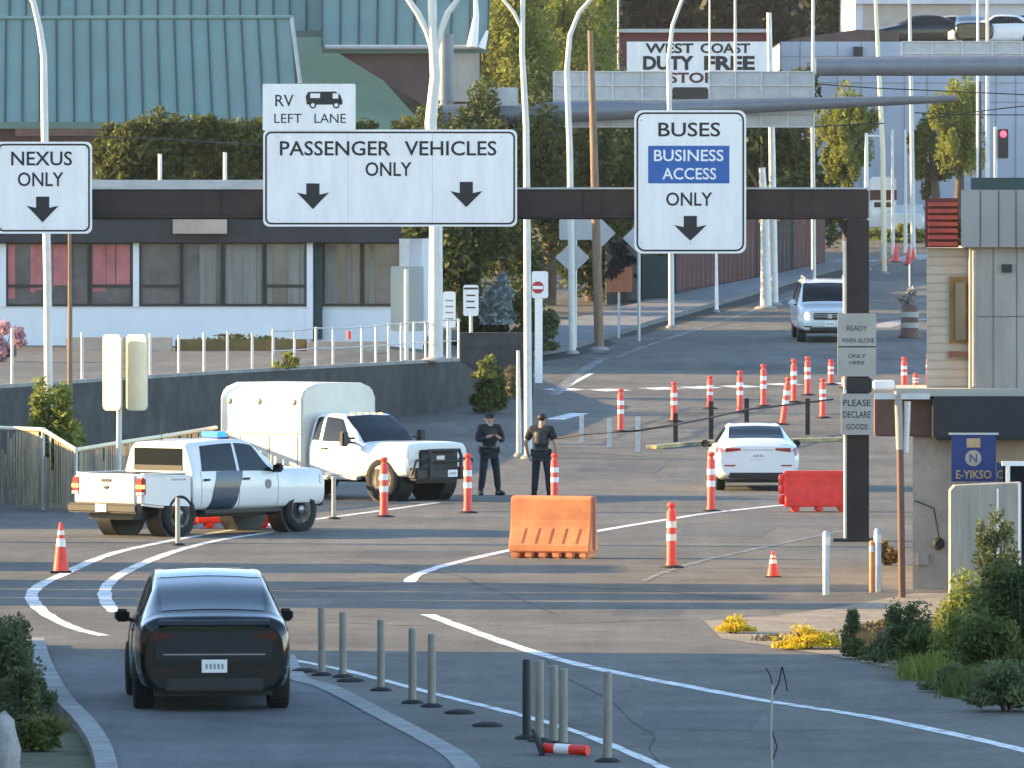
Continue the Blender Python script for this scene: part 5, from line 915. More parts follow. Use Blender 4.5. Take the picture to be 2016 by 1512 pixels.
    skin('trousers', 'trous', [K[k] for k in tn], [(ii[a], ii[c]) for a, c in [('pelvis', 'hipL'), ('hipL', 'kneeL'), ('kneeL', 'hmL'), ('pelvis', 'hipR'), ('hipR', 'kneeR'), ('kneeR', 'hmR')]], [rs[k] for k in tn], 0)
    for s in 'LR':
        a, b2 = V(J['ankle' + s]), V(J['toe' + s]); d = (b2 - a); d.z = 0; d.normalize(); q = MB()
        q.tube([(a.x, a.y, a.z + .08), (a.x, a.y, .07), a + d * .05 + V((0, 0, -.03)), (b2.x, b2.y, .04), b2 + d * .06 + V((0, 0, .0))], [.058, .06, .058, .05, .03], 10); q.ell(a - d * .03 + V((0, 0, -.055)), (.05, .05, .05)); q.build('shoe', 'boot', t)
    q = MB(); pv = V(J['pelvis']) + V((0, 0, .06)); q.lathe([(.17, -.03), (.178, -.025), (.178, .025), (.17, .03)], 18, pv); be = q.build('belt', 'boot', t)
    for a in (-1, 1): q = MB(); q.box(pv.x - .06, pv.x + .06, pv.y + a * .19 - .03, pv.y + a * .19 + .03, pv.z - .14, pv.z + .03); q.build('belt_pouch', 'boot', be, bevel=.015)
    return t
FACE = (.86, -.5, -.1)
p = GP(963, 975); J = dict(pelvis=(0, 0, .93), spine=(.0, 0, 1.12), chest=(.015, 0, 1.33), neck=(.03, 0, 1.48), jaw=(.06, -.01, 1.54), skull=(.065, -.012, 1.60), crown=(.06, -.01, 1.66), hipL=(.0, .10, .88), kneeL=(.03, .15, .50), ankleL=(-.01, .20, .09), toeL=(.14, .25, .04), hipR=(0, -.10, .88), kneeR=(.03, -.14, .50), ankleR=(.0, -.18, .09), toeR=(.15, -.22, .04), shL=(.02, .19, 1.40), elL=(.06, .28, 1.13), wrL=(.25, .13, 1.20), palmL=(.30, .07, 1.24), shR=(.02, -.19, 1.40), elR=(.07, -.28, 1.14), wrR=(.27, -.10, 1.22), palmR=(.31, -.03, 1.25))
person('person in dark uniform and cap standing by the box truck, head bowed over a phone', (p.x, p.y, gz(p.y)), R(-72), J, 'cap')
t2 = thing('phone', 'dark phone held in both hands by the capped person', 'phone', (p.x, p.y, gz(p.y) + 1.25)); t2.rotation_euler = (R(20), 0, R(-72)); q = MB(); q.box(.33, .35, -.04, .07, -.02, .14); q.build('case', 'trim', t2, bevel=.008)
FACE = (.75, -.66, 0)
p = GP(1066, 982); J = dict(pelvis=(0, 0, .94), spine=(.0, 0, 1.13), chest=(.0, 0, 1.35), neck=(.0, 0, 1.50), jaw=(.02, -.01, 1.56), skull=(.025, -.02, 1.63), crown=(.015, -.01, 1.69), hipL=(.0, .10, .89), kneeL=(.02, .13, .50), ankleL=(-.01, .15, .09), toeL=(.14, .18, .04), hipR=(0, -.10, .89), kneeR=(.03, -.14, .50), ankleR=(.0, -.17, .09), toeR=(.15, -.20, .04), shL=(.0, .20, 1.42), elL=(-.04, .33, 1.15), wrL=(.06, .30, .92), palmL=(.09, .27, .84), shR=(.0, -.20, 1.42), elR=(-.04, -.30, 1.15), wrR=(.05, -.30, .91), palmR=(.08, -.28, .83))
person('person in black short-sleeved uniform seen from behind, beyond the orange barrier', (p.x, p.y, gz(p.y)), R(76), J, 'hair', sleeves=False)
# ================================================================ teal roofed building behind
def slab(mb, quad, th=(0, .25, -.25)): return mb.prism(quad, (0, 0, 0), th)
YA = 300.0
tb = thing('teal_roof_hall', 'large building with teal standing seam roofs and a dark brown gable wall', 'building', (PX(300, YA), YA, gz(YA)))
def roofplane(name, x0, x1, ye, yr, Y0, dY, seam, m='teal', xr0=None, xr1=None, th=.25):
    # eave at row ye and depth Y0, ridge at row yr and depth Y0+dY
    a = W(x0, ye, Y0); b = W(x1, ye, Y0); c = W(x1 if xr1 is None else xr1, yr, Y0 + dY); d = W(x0 if xr0 is None else xr0, yr, Y0 + dY)
    q = MB(); q.prism([a, b, c, d], (0, 0, 0), (0, .1, -th)); o = q.build(name, m, tb, world=True)
    if seam:
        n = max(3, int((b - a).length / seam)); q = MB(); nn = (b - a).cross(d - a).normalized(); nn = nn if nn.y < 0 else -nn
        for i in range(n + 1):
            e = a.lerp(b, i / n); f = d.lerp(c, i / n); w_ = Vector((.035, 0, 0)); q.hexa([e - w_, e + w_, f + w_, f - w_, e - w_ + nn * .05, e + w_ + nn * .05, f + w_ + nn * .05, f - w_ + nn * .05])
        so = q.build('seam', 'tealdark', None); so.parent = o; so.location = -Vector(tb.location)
    return o
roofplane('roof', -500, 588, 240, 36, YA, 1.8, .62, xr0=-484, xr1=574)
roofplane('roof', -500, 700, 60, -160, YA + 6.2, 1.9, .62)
roofplane('side_roof', 560, 868, 285, -60, YA + 5.0, 9, 0, 'tealshade', 556, 560)  # shaded side of the roof, its shade put into a darker teal
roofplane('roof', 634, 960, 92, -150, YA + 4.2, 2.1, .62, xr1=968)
q = MB(); q.prism([W(574, 30, YA + 1.85), W(590, 160, YA + .7), W(566, 162, YA + .9)], (0, 0, 0), (0, .3, 0)); q.build('gable_trim', 'tealshade', tb, world=True)
q = MB(); q.tube([W(-500, 37, YA + 1.8), W(575, 34, YA + 1.8)], .09, 6); q.build('ridge_cap', 'teal', tb, world=True)
q = MB(); q.tube([W(574, 34, YA + 1.8), W(591, 165, YA + .6)], .08, 6); q.build('verge_trim', 'palegrey', tb, world=True)
q = MB(); q.tube([W(640, 93, YA + 4.0), W(948, 93, YA + 4.0)], .10, 6); q.build('gutter', 'palegrey', tb, world=True)
q = MB(); q.xz([(PX(x, YA + 4.6), PZ(y, YA + 4.6)) for x, y in ((848, 215), (862, 215), (862, 95), (650, 95))][::-1], YA + 4.6, YA + 4.9); q.build('gable_wall', 'brownwall', tb, world=True)
q = MB(); prect(q, 862, 948, 96, 262, YA + 4.4, .3); prect(q, -500, 560, 244, 420, YA + 1.0, 30); prect(q, 840, 948, 215, 420, YA + 5.5, 25); q.build('wall', 'brownwall', tb, world=True)
q = MB(); prect(q, 870, 944, 102, 200, YA + 4.3, .05)
q.build('lattice', 'greywall', tb, world=True); q = MB()
q.prism([W(560, 284, YA + 4.95), W(836, 290, YA + 4.95), W(640, -60, YA + 13.9), W(560, -60, YA + 13.9)], (0, .9, -1), (0, 1.2, -1.2)); 
q = MB(); q.box(PX(30, 296), PX(255, 296), 296, 299, PZ(268, 296), PZ(254, 296)); q.build('porch_roof', 'brownbox', tb, world=True)
q = MB(); [q.box(PX(x, 296), PX(x + 6, 296), 296.5, 296.8, gz(296), PZ(268, 296)) for x in (50, 140, 230)]; q.build('porch_post', 'brownbox', tb, world=True)
q = MB(); q.tube([W(930, 92, YA + 3.6), W(938, 30, YA + 3.6), W(936, -20, YA + 3.6)], [.22, .1, .06], 8); q.tube([W(948, 95, YA + 3.6), W(960, 60, YA + 3.6)], [.16, .05], 8); q.build('white_flue', 'band', tb, world=True)
# ================================================================ duty free shop, warehouse, upper building
YD = 350.0; t = thing('duty_free_shop', 'shop front with maroon fascia and white DUTY FREE STORE sign', 'building', (PX(1365, YD), YD, gz(YD)))
q = MB(); prect(q, 1216, 1514, 64, 200, YD, 12); q.build('fascia', 'maroon', t, world=True); q = MB(); prect(q, 1212, 1518, 57, 64, YD, 12.4, .2); q.build('roof_edge', 'palegrey', t, world=True); q = MB(); prect(q, 1200, 1530, 200, 480, YD, 12, -.5); q.build('wall', 'brownwall', t, world=True)
q = MB(); prect(q, 1234, 1512, 82, 175, YD, .1, .06); sg = q.build('sign_panel', 'sign', t, world=True); YY = YD - .07
def let2(tx, cx, cy, w, h, m='black', bold=.03):
    q = MB(); k = YY / FPX; text_mb(tx, PX(cx, YY), PZ(cy, YY), w * k, h * k, YY, q, bold=bold); o = q.build('lettering', m, None); o.parent = sg; o.location = -Vector(t.location)
let2('WEST', 1318, 95, 95, 20); let2('COAST', 1428, 95, 98, 20); let2('DUTY', 1316, 124, 100, 28, 'black', .045); let2('FREE', 1436, 124, 100, 28, 'black', .045); let2('STORE', 1372, 153, 110, 21, 'maroon', .03)
q = MB(); prect(q, 1325, 1392, 172, 200, YD, .5, .3); q.build('doorway', 'trim', t, world=True)
YH = 360.0; t = thing('white_warehouse', 'long white panelled warehouse at the right behind the poles and wires', 'building', (PX(1780, YH), YH, gz(YH)))
q = MB(); prect(q, 1538, 2300, 82, 470, YH, 20); q.build('wall', 'lilac', t, world=True)
q = MB()
for x in (1575, 1648, 1695, 1780, 1825, 1912, 1960, 1999): prect(q, x, x + 1.6, 82, 470, YH, .04, .03)
for y in (110, 162, 200): prect(q, 1538, 2300, y, y + 1.6, YH, .04, .025)
q.build('panel_joint', 'grey', t, world=True)
q = MB(); q.xz([(PX(1536, YH), PZ(84, YH)), (PX(1770, YH), PZ(84, YH)), (PX(1770, YH), PZ(62, YH)), (PX(1690, YH), PZ(58, YH)), (PX(1560, YH), PZ(76, YH))], YH + .1, YH + 15); q.build('roof', 'brownwall', t, world=True)
q = MB(); prect(q, 1680, 1698, 92, 112, YH, .3, .3); q.build('wall_light', 'trim', t, world=True)
YU = 420.0; t = thing('upper_building', 'pale grey upper building above the row of dark parked cars', 'building', (PX(1850, YU), YU, PZ(84, YU) - 1)); q = MB(); q.box(PX(1684, YU), PX(2300, YU), YU, YU + 20, PZ(86, YU) - 1, PZ(-60, YU)); q.build('wall', 'lilac', t, world=True)
q = MB(); prect(q, 1700, 1910, 10, 86, YU, .1, .06); q.build('loading_wall', 'grey', t, world=True); q = MB(); prect(q, 1684, 2300, -4, 8, YU, .6, .5); q.build('canopy', 'lilac', t, world=True)
yd = MB(); yd.box(PX(1600, 400), PX(2400, 400), 372, 421, PZ(86, 372) - 6, PZ(86, 372)); struct('upper_yard', yd, 'concrete')
def far_car(label, px, Y, rz, m, zf, grp='cars parked in the upper yard'):
    t = thing('parked_car', label, 'car', (PX(px, Y), Y, zf), rz, grp); L = Loft(SED); q = L.body(MB(), 2, 2); q.build('body', m, t, merge=True)
    q = MB(); [L.patch(q, [(-1.25, 4.15), (.78, 4.15), (.2, 4.84), (-.85, 4.8)], s, .01, 4, 2) for s in (1, -1)]; [L.patch(q, [(.3, 5.3), (1.0, 5.3), (1.0, 7), (.3, 7)], s, .01, 3, 2) for s in (1, -1)]; q.build('windows', 'glass', t)
    for x in (-1.4, 1.4):
        for s in (1, -1): q = MB(); q.lathe([(.32, -.1), (.32, .1)], 12, (x, s * .82, .32), 'y'); q.build('wheel', 'tyre', t)
zy = PZ(86, 372)
for px, m, rz, l in ((1812, 'blackcar', R(185), 'far black parked car at the left end of the upper yard row'), (1868, 'grey', R(178), 'far grey parked car in the middle of the upper yard row'), (1905, 'blackcar', R(95), 'far black parked car nose on behind the white pole'), (1965, 'silver', R(180), 'far silver parked car at the right end of the upper yard row'), (2010, 'blackcar', R(182), 'far black parked car cut by the right frame edge')): far_car(l, px, 376.5 + rnd.uniform(0, 2), rz, m, zy)
# ================================================================ far road end: van, hedge, drum, fence, houses
Yv = 351.0; zv = gz(Yv); t = thing('parked_van', 'white box van with a dark red band parked at the top of the far road', 'van', (PX(1738, Yv), Yv, zv)); a, b = PX(1712, Yv), PX(1765, Yv)
q = MB(); q.box(a, b, Yv, Yv + 5, zv + .4, PZ(348, Yv)); q.build('body', 'white', t, world=True, bevel=.08); q = MB(); q.box(a + .02, b + .01, Yv - .02, Yv + 4.9, PZ(394, Yv), PZ(374, Yv)); q.build('red_band', 'maroon', t, world=True); q = MB(); q.box(a + .2, b - .2, Yv - .03, Yv, PZ(408, Yv), PZ(398, Yv)); q.build('windscreen', 'glass', t, world=True)
for x in (a + .1, b - .35): q = MB(); q.lathe([(.38, 0), (.38, .25)], 14, (x, Yv + 1, zv + .38), 'x'); q.build('wheel', 'tyre', t, world=True)
Yw = 352.0; far_car('silver car parked to the right of the white van on the hill', 1792, Yw, R(80), 'silver', gz(Yw), 'cars parked on the hill')
def shrub(name, label, cat, px, py, rx, rz_, n, size, m, Y=None, ry=None, clumps=12, tight=.36, stem='bark', group=None, zbase=None):
    p = GP(px, py) if Y is None else Vector((PX(px, Y), Y, gz(Y) if zbase is None else zbase)); rg = random.Random(hash((px, py)) % 9999)
    t = thing(name, label, cat, tuple(p), 0, group)
    q = MB(); q.crown((0, 0, rz_ * .85), (rx, ry or rx * .8, rz_), n, size, rg, clumps, tight); q.crown((0, 0, rz_ * .30), (rx * 1.05, (ry or rx * .8) * 1.05, rz_ * .35), n // 3, size, rg, 8, .5); q.v = [v if v.z > .02 else Vector((v.x, v.y, .02 + rg.random() * .1)) for v in q.v]; q.build('foliage', m, t)
    q = MB()
    for k in range(5): a = rg.uniform(0, 6.28); q.tube([(0.05 * math.cos(a), .05 * math.sin(a), 0), (rx * .3 * math.cos(a), rx * .3 * math.sin(a), rz_ * .8), (rx * .5 * math.cos(a), rx * .5 * math.sin(a), rz_ * 1.35)], [.02, .014, .006], 5)
    q.build('stem', stem, t); return t
shrub('hedge', 'low rounded green hedge beyond the far cones, by the white van', 'hedge', 1765, 470, 1.25, .42, 3800, .09, 'lf_lit', Y=343, ry=.8)
Yq = 243; t = thing('striped_drum', 'brown and white striped traffic drum on the far road, topped by a grey bag', 'drum', (PX(1791, Yq), Yq, gz(Yq))); q = MB(); q.lathe([(.34, 0), (.34, .08), (.28, .1), (.26, .95), (.10, 1.0), (.001, 1.0)], 18); q.build('body', 'brownbox', t)
for z in (.3, .62): q = MB(); q.lathe([(.285 - z * .02, z), (.285 - z * .02 - .004, z + .16)], 18); q.build('band', 'block', t)
q = MB(); q.crown((0, 0, 1.25), (.30, .2, .28), 240, .14, rnd, 6); q.build('bag', 'grey', t); q = MB(); q.tube([(0, 0, .9), (0, .02, 2.2)], .025, 6); q.build('stick', 'pole', t)
far = MB(); strip(far, [(1728, 645), (1780, 632), (1840, 628)], .8); strip(far, [(1728, 512), (1760, 514), (1840, 500)], 1.5); struct('pale_sunlit_band', far, 'concrete')  # nearer strip paints the sunlit band on the far road
FP = [(1195, 600), (1262, 588), (1330, 576), (1412, 560), (1490, 548), (1560, 538), (1625, 522)]; t = thing('board_fence', 'dark board fence along the far pavement with a dark red middle stretch', 'fence', tuple(GP(*FP[0])))
for i, ((x0, y0), (x1, y1)) in enumerate(zip(FP, FP[1:])):
    a = GP(x0, y0); b = GP(x1, y1); q = MB(); h = 2.0 + .15 * (i % 2); up = Vector((0, 0, h)); nb = 9
    for k in range(nb):
        c = a.lerp(b, k / nb); d = a.lerp(b, (k + .94) / nb); e = Vector((0, .05, 0)); q.hexa([c, d, d + e, c + e, c + up, d + up, d + up + e, c + up + e])
    q.build('fence_panel', 'fencered' if i in (2, 3, 5) else 'fencewood', t, world=True); q = MB(); q.tube([a + Vector((0, -.06, 0)), a + Vector((0, -.06, h + .1))], .05, 6); q.build('fence_post', 'greenpaint', t, world=True)
t = thing('green_container', 'dark green steel container beside the fence end, behind the BUSES sign', 'container', tuple(GP(1288, 592))); p = GP(1288, 592); q = MB(); q.box(p.x - .45, p.x + .55, p.y - 1.6, p.y - .3, p.z + .1, p.z + 1.5); q.build('body', 'greenpaint', t, world=True, bevel=.03)
shrub('pale_bush', 'pale bluish white bush left of the junction lamp post, under the dark evergreens', 'bush', 978, 0, .50, .75, 2600, .10, 'lf_whit', Y=232, zbase=gz(232) + .9, clumps=18)
shrub('dark_bush', 'dark teal green bush right of the junction lamp post, behind the no entry sign', 'bush', 1050, 0, .62, 1.05, 4200, .10, 'lf_grey', Y=233, zbase=gz(233) + .1, clumps=22)
shrub('dark_bush', 'dark low bush behind the lettered boards at the terrace end', 'bush', 945, 0, .7, .8, 3600, .11, 'lf_dark', Y=234, zbase=gz(234), clumps=20)
# ================================================================ trees, hedges and plants
M['lf_hedge'] = leafmat('hedge leaf', (.022, .042, .010), (.17, .18, .042), .38)
rg = random.Random(5)
def tree(name, label, px, Y, h, rx, rz_, n, size, m, clumps=18, trunk=.25, zb=None, tight=.33, group=None, cz=None):
    zb = gz(Y) if zb is None else zb; t = thing(name, label, 'tree', (PX(px, Y), Y, zb), 0, group); r2 = random.Random(int(px * 7 + Y))
    q = MB(); q.crown((0, 0, cz if cz else h - rz_), (rx, rx, rz_), n, size, r2, clumps, tight); q.build('crown', m, t)
    q = MB(); q.tube([(0, 0, -.2), (.1, 0, h * .35), (-.05, .1, h * .7), (0, 0, h * .93)], [trunk, trunk * .75, trunk * .45, trunk * .12], 8)
    for k in range(7): a = r2.uniform(0, 6.28); z = h * r2.uniform(.35, .7); q.tube([(0, 0, z), (rx * .4 * math.cos(a), rx * .4 * math.sin(a), z + h * .12), (rx * .75 * math.cos(a), rx * .75 * math.sin(a), z + h * .2)], [trunk * .35, trunk * .2, .02], 5)
    q.build('trunk', 'bark', t); return t
Yh = 285.0
t = thing('tall_hedge', 'long dark evergreen hedge behind the office building roof, with sunlit left end', 'hedge', (PX(500, Yh), Yh, gz(Yh))); q = MB()
for k in range(200):
    px = 208 + (k % 100) * 6.4 + rg.uniform(-8, 8); zt = PZ(212 + 5 * math.sin(px * .021) + max(0, 250 - px) * .9 + (px - 200) * .018, Yh) - rg.uniform(.45, .8); zb = gz(Yh); f = rg.random() ** .6; zc_ = zb + .5 + (zt - zb - .5) * f
    q.crown((PX(px, Yh), Yh + rg.uniform(-.7, .5), zc_), (.75, .7, .62), 900, .11, rg, 16, .45)
q.build('foliage', 'lf_hedge', t, world=True); q = MB(); [q.tube([(PX(px, Yh), Yh, gz(Yh)), (PX(px, Yh), Yh, PZ(300, Yh))], .08, 6) for px in range(230, 850, 60)]; q.build('stem', 'bark', t, world=True)
shrub('conifer_shrub', 'sunlit yellow green shrub at the left end of the tall dark hedge', 'shrub', 215, 0, .9, 2.0, 4200, .13, 'lf_lit', Y=281, zbase=gz(281) + .2, clumps=22)
shrub('conifer_shrub', 'pale green shrub behind the right end of the passenger sign', 'shrub', 775, 0, 1.6, 1.9, 4200, .13, 'lf_mid', Y=290, clumps=20, zbase=gz(290) + .8)
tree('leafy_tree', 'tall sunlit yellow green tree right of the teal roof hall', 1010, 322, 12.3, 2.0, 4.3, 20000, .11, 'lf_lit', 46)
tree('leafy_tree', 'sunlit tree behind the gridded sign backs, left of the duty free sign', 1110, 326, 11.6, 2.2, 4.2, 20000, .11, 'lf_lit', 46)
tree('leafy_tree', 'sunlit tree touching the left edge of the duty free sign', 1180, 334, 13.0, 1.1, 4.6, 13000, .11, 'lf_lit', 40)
for i, (px, Y, h, rx, rz_, l) in enumerate(((985, 262, 8.0, 2.4, 3.6, 'dark evergreen behind the end of the terrace, left of the junction lamp post'), (1080, 268, 8.2, 2.2, 3.8, 'dark evergreen right of the junction lamp post'), (1165, 272, 7.8, 2.2, 3.6, 'dark evergreen behind the wooden utility pole'), (1240, 276, 7.6, 2.2, 3.4, 'dark evergreen behind the left edge of the BUSES sign'), (905, 258, 6.8, 1.8, 3.2, 'dark evergreen between the office building and the lamp posts'))):
    tree('evergreen_tree', l, px, Y, h, rx, rz_, 15000, .115, 'lf_dark', 40, cz=h * .52)
tree('dark_tree', 'dark tree behind the grey column right of the BUSES sign', 1500, 300, 6.8, 1.9, 3.4, 6000, .2, 'lf_dark', 22, cz=4.5); tree('dark_tree', 'dark tree between the thick utility pole and the warehouse', 1590, 335, 8.2, 1.8, 3.6, 5000, .2, 'lf_dark', 20, cz=4)
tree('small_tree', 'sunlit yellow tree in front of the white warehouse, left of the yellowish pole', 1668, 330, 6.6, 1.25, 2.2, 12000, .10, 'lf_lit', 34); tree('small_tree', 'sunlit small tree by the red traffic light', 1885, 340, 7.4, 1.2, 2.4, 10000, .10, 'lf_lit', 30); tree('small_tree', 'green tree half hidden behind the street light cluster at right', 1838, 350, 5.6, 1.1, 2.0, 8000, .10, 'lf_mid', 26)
shrub('road_hedge', 'dim green bushes behind the booth roof at the far right', 'shrub', 1960, 0, 2.2, 1.3, 4000, .13, 'lf_mid', Y=300)
fm_ = MB()
for i in range(60):
    px = rg.uniform(900, 2300); Y = rg.uniform(470, 520); h = rg.uniform(16, 24); fm_.crown((PX(px, Y), Y, gz(Y) + h * .5), (2.3, 2.3, h * .55), 700, .5, rg, 16, .4)
for i in range(26):
    px = rg.uniform(850, 1700); Y = rg.uniform(440, 470); h = rg.uniform(14, 18); fm_.crown((PX(px, Y), Y, gz(Y) + h * .5), (2.3, 2.3, h * .55), 900, .42, rg, 16, .4)
o = fm_.build('far_wood', 'lf_forest'); tag(o, 'dark wooded hillside closing off the view behind the shops', 'wood', None, 'stuff')
hl = MB(); hl.add([(-160, 530, 0), (160, 530, 0), (160, 560, 60), (-160, 560, 60)], [(0, 1, 2, 3)]); struct('hill', hl, mat('dark hillside', (.018, .022, .016), .95, var=.5, scale=.4))
# traffic light
Yl = 310.0; t = thing('traffic_light', 'traffic light showing red at the far right', 'traffic light', (PX(1968, Yl), Yl, gz(Yl))); q = MB(); q.tube([(PX(1960, Yl), Yl, gz(Yl)), (PX(1960, Yl), Yl, PZ(250, Yl))], .07, 8); q.build('pole', 'galv', t, world=True); q = MB(); prect(q, 1965, 1985, 254, 312, Yl, .3, .1); h_ = q.build('housing', 'trim', t, world=True, bevel=.03)
for y, m in ((264, 'rtl'), (282, 'trim'), (300, 'trim')): q = MB(); q.lathe([(6.5 * Yl / FPX, -.02), (.001, -.03)], 14, (PX(1975, Yl), Yl - .1, PZ(y, Yl)), 'y'); l_ = q.build('lens', m, None); l_.parent = h_; l_.location = -Vector(t.location)
for l, pts, Y in (('overhead wire crossing the white warehouse, upper one', [(1540, 160), (1700, 172), (1830, 178), (2100, 190)], 299), ('overhead wire crossing the white warehouse, middle one', [(1800, 222), (1940, 226), (2100, 226)], 299), ('overhead wire sloping up to the right behind the white pole', [(1810, 236), (1944, 217), (2100, 200)], 299), ('overhead wire sloping over the dark tree right of the BUSES sign', [(1480, 262), (1600, 250), (1740, 243)], 279), ('overhead wire in front of the tall dark hedge', [(150, 268), (330, 274), (520, 285), (800, 290)], 250)):
    t = thing('overhead_wire', l, 'wire', tuple(W(*pts[0], Y)), 0, 'overhead wires'); q = MB(); q.tube([W(*p, Y) for p in smooth(pts, 6)], .022, 5); q.build('cable', 'trim', t, world=True)
# left fence: backlit tan slats, the top rail's sunlight put into its cream
FL = [(-120, 163.5, 838), (85, 160.0, 846), (150, 158.5, 886), (235, 161, 872), (330, 165, 858), (425, 169, 842)]
t = thing('mesh_fence', 'silver slatted mesh fence with a sunlit top rail behind the patrol pickup', 'fence', (PX(150, 158.5), 158.5, 0))
for i, ((xa, Ya, ya), (xb, Yb_, yb)) in enumerate(zip(FL, FL[1:])):
    a = Vector((PX(xa, Ya), Ya, 0)); b = Vector((PX(xb, Yb_), Yb_, 0)); ta = PZ(ya, Ya); tb2 = PZ(yb, Yb_); q = MB(); n = int((b - a).length / .115)
    for k in range(n):
        c = a.lerp(b, k / n); h = ta + (tb2 - ta) * k / n; wd_ = (b - a).normalized() * rnd.uniform(.02, .06); e = Vector((0, .01, 0)); u = Vector((0, 0, h - .03 - (rnd.random() < .22) * rnd.uniform(0, .7))); z0 = Vector((0, 0, .05)); q.hexa([c - wd_ + z0, c + wd_ + z0, c + wd_ + e + z0, c - wd_ + e + z0, c - wd_ + u, c + wd_ + u, c + wd_ + e + u, c - wd_ + e + u])
    q.build('slat_panel', 'fence', t, world=True); q = MB(); q.tube([a + Vector((0, 0, ta)), b + Vector((0, 0, tb2))], .045, 8); q.build('top_rail', 'sunwarm', t, world=True)
    q = MB(); q.tube([a + Vector((0, -.05, 0)), a + Vector((0, -.05, ta + .05))], .035, 8); q.build('fence_post', 'galv', t, world=True)
shrub('leafy_bush', 'sunlit green bush leaning over the mesh fence at the left', 'bush', 100, 0, .62, 1.35, 2600, .085, 'lf_lit', Y=164.5, zbase=.0, clumps=20)
shrub('small_bush', 'tiny yellow green weed on the terrace edge above the box truck', 'weed', 565, 0, .32, .22, 420, .05, 'lf_lit', Y=194, zbase=2.2)
shrub('small_bush', 'small green bush with sunlit top beside the junction lamp post', 'bush', 962, 790, .55, .62, 2600, .07, 'lf_mid', Y=205.5, zbase=.9); shrub('small_bush', 'bright yellow green shoots crowning the bush beside the junction lamp post', 'bush', 955, 0, .36, .32, 900, .06, 'lf_lit', Y=205.2, zbase=1.75)
shrub('blossom_bush', 'pink blossoming bush at the left frame edge below the office windows', 'bush', 5, 0, .55, .55, 1600, .07, 'lf_pink', Y=205, zbase=2.2)
shrub('dry_plant', 'dried orange brown plant beside the short pale double post', 'plant', 1012, 0, .22, .5, 260, .06, 'lf_dry', Y=200, zbase=1.4)
p = None
for px, py, rx, rz_, n, m, l, cat in ((1445, 1247, .28, .15, 1500, 'lf_yel', 'smaller yellow flowering mound on the bare verge', 'flowers'), (1590, 1278, .46, .17, 2400, 'lf_yel', 'larger yellow flowering mound against the dark shrubs', 'flowers'),
    (1705, 1298, .30, .14, 1600, 'lf_mid', 'low green weeds between the slim dark weed and the grey green shrub', 'weed'), (1820, 1316, .30, .30, 2600, 'lf_mid', 'mid green shrub between the grey green shrub and the yellow green one', 'shrub'), (1872, 1262, .26, .30, 2200, 'lf_lit', 'sunlit weeds at the base of the beige wall edge', 'weed'), (1925, 1275, .42, .55, 4200, 'lf_lit', 'tall sunlit yellow green shrub against the beige wall', 'shrub'), (1968, 1300, .40, .70, 4600, 'lf_mid', 'tall mid green shrub before the right end of the beige wall', 'shrub'), (1900, 1362, .42, .16, 2200, 'lf_grey', 'low shaded weeds along the verge edge below the big shrub', 'weed'),
    (1678, 1290, .15, .40, 1300, 'lf_grey', 'slim dark upright weed right of the yellow mounds', 'weed'), (1730, 1305, .26, .22, 1800, 'lf_grey', 'low grey green shrub left of the grey brown steel post', 'shrub'), (1785, 1312, .34, .44, 3600, 'lf_grey', 'dense grey green shrub under the grey brown steel post', 'shrub'), (1845, 1332, .36, .17, 1600, 'lf_lit', 'low rounded yellow green shrub at the verge edge', 'shrub'), (1890, 1320, .34, .40, 3200, 'lf_lit', 'bright yellow green shrub at the foot of the beige wall', 'shrub'), (1950, 1345, .45, .50, 4200, 'lf_mid', 'big green shrub in front of the beige wall', 'shrub'), (2012, 1330, .42, .85, 5200, 'lf_dark', 'tall dark shrub at the right frame edge', 'shrub'), (1985, 1400, .5, .30, 2600, 'lf_grey', 'low dull shrub at the lower right edge of the verge', 'shrub')):
    shrub('flower_mound' if m == 'lf_yel' else 'verge_shrub', l, cat, px, py, rx, rz_, n, (.030 if n % 2 == 0 and rx < .4 else .042) if m != 'lf_yel' else .022, m, clumps=26 if n > 2000 else 14, tight=.42)
shrub('tall_weed', 'tall thin pale weed stems in front of the beige wall, above the big shrub', 'weed', 1965, 1200, .32, .55, 1500, .04, 'lf_grey', Y=114.5, zbase=.55, clumps=14)
shrub('dry_grass_tuft', 'yellow dry grass between the gantry post and the booth wall', 'grass', 1748, 1105, .18, .24, 700, .05, 'lf_dry', Y=133, zbase=0); shrub('dry_grass_tuft', 'pale dry grass on the verge behind the dark weed', 'grass', 1720, 1250, .45, .12, 900, .05, 'lf_dry')
for i, (px, py, rx, rz_, n, m, l) in enumerate(((15, 1330, .42, .45, 4200, 'lf_grey', 'grey green shrub at the left edge beside the black SUV lane, upper one'), (45, 1420, .32, .32, 2600, 'lf_grey', 'grey green shrub left of the near kerb, middle one'), (70, 1480, .30, .20, 1700, 'lf_mid', 'brownish green shrub by the near kerb, lowest one'), (-30, 1400, .55, .55, 4000, 'lf_grey', 'shrub mostly cut off by the left frame edge'))): shrub('bank_shrub', l, 'shrub', px, py, rx, rz_, n, .035, m, clumps=18)
p = GP(5, 1590); t = thing('pale_rock', 'pale rough boulder in the lower left corner', 'rock', tuple(p)); q = MB(); q.ell((0, 0, .35), (.16, .3, .55), 14, 10); rg2 = random.Random(3); q.v = [v + Vector((rg2.uniform(-.03, .03),) * 3) for v in q.v]; q.build('stone', 'rock', t)
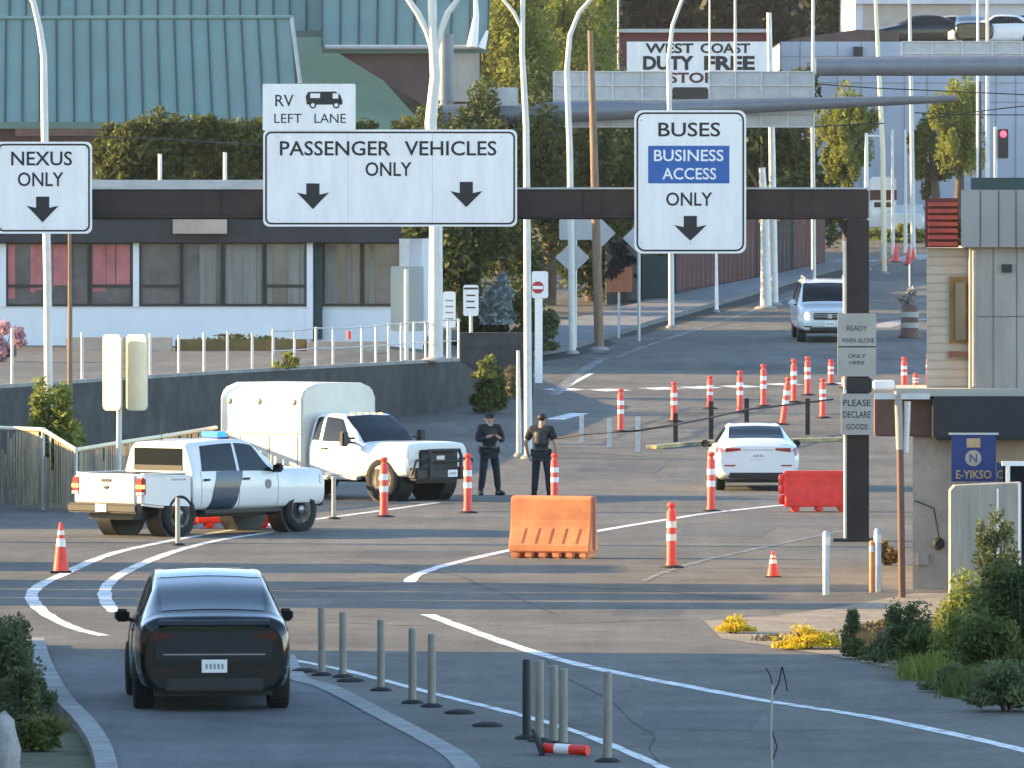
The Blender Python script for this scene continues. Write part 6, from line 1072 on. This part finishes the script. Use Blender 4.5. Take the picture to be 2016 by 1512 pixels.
def grass(label, px, py, rx, h, n, m):
    p = GP(px, py); t = thing('tall_grass', label, 'grass', tuple(p)); r2 = random.Random(px); q = MB()
    for _ in range(n):
        a = Vector((r2.gauss(0, rx * .5), r2.gauss(0, rx * .5), 0)); hh = h * r2.uniform(.45, 1.1); ln = Vector((r2.gauss(0, .25), r2.gauss(0, .25), 1)).normalized() * hh; w_ = Vector((r2.uniform(.004, .009), 0, 0)); md = a + ln * .55; tp = a + ln + Vector((r2.gauss(0, .1) * hh, 0, -.08 * hh))
        q.add([a - w_, a + w_, md + w_, md - w_, tp], [(0, 1, 2, 3), (3, 2, 4)])
    q.build('blade', m, t)
grass('dry tan grass rising left of the beige wall on the bare verge', 1850, 1255, .35, .34, 420, 'lf_dry'); grass('tall yellow green grass in front of the low yellow green shrub', 1830, 1338, .35, .38, 460, 'lf_lit')
grass('dry grass between the two yellow flowering mounds', 1520, 1262, .22, .12, 200, 'lf_dry'); grass('thin dry grass behind the slim dark weed', 1700, 1278, .3, .30, 320, 'lf_dry'); grass('tall mixed grass at the verge edge beside the low dull shrub', 1925, 1372, .4, .42, 500, 'lf_mid'); grass('pale grass at the foot of the bank shrubs by the near kerb', 95, 1440, .2, .22, 300, 'lf_dry')
# near stake with twigs
Yk = 72.0; t = thing('weed_stake', 'thin pale stake with dark dried twigs at the bottom right foreground', 'plant', (PX(1520, Yk), Yk, 0)); q = MB(); q.tube([(PX(1523, Yk), Yk, 0), (PX(1518, Yk), Yk, PZ(1430, Yk)), (PX(1521, Yk), Yk, PZ(1348, Yk))], .012, 6); q.build('stake', 'block', t, world=True)
for a in ([(1521, 1350), (1517, 1330), (1508, 1315)], [(1521, 1370), (1533, 1345), (1540, 1312)], [(1540, 1312), (1547, 1340), (1550, 1360)], [(1520, 1440), (1530, 1470), (1522, 1495)]): q = MB(); q.tube([W(x, y, Yk) for x, y in a], .008, 5); q.build('twig', 'trim', t, world=True)
# ================================================================ unseen blocks added beyond the left frame edge to cast the road shadows
def offbox(name, label, cat, x0, x1, y0, y1, h, m, rm, group=None):
    t = thing(name, label, cat, ((x0 + x1) / 2, (y0 + y1) / 2, 0), 0, group); q = MB(); q.box(x0, x1, y0, y1, 0, h); q.build('wall', m, t, world=True); q = MB(); q.box(x0 - .15, x1 + .15, y0 - .15, y1 + .15, h, h + .2); q.build('roof', rm, t, world=True)
    q = MB()
    for k in range(int((y1 - y0) / 3)): q.box(x1 + .003, x1 + .05, y0 + 1 + k * 3, y0 + 2.4 + k * 3, 1, 2.4)
    q.build('window', 'pane', t, world=True)
OFF = True
offbox('shade_building', 'unseen plain building added left of the near lane to shade it', 'building', -26, -14, 10, 107.4, 9.5, 'beige', 'darkroof')  # unseen building, added to throw shade over the near lane
SHADE_BLOCKS = True
for i, (y0, y1, x1, h) in enumerate(((120.6, 122.2, -15.5, 5.7), (123.3, 125.1, -15.5, 5.2), (126.3, 128.6, -15.5, 5.7), (132.6, 135.4, -15.5, 4.6))):
    offbox('shade_block', 'unseen grey blocks added left of the road to cast its shadow bands', 'container', x1 - 6, x1, y0, y1, h, 'grey', 'grey', 'site containers left of the road')  # unseen blocks, spaced so their shadows band the road
# ================================================================ thin evening air
hz = MB(); hz.box(-170, 170, -210, 610, -1.6, 70)
M['haze'] = bpy.data.materials.new('haze'); M['haze'].use_nodes = True; n = M['haze'].node_tree.nodes; l = M['haze'].node_tree.links
n.remove(n['Principled BSDF']); pv = n.new('ShaderNodeVolumePrincipled'); pv.inputs['Color'].default_value = (.95, .97, 1, 1); pv.inputs['Density'].default_value = .00006; pv.inputs['Anisotropy'].default_value = .2
l.new(pv.outputs[0], n['Material Output'].inputs['Volume'])
o = hz.build('haze', 'haze'); tag(o, 'thin pale evening haze over the far end of the road', 'haze', None, 'stuff')
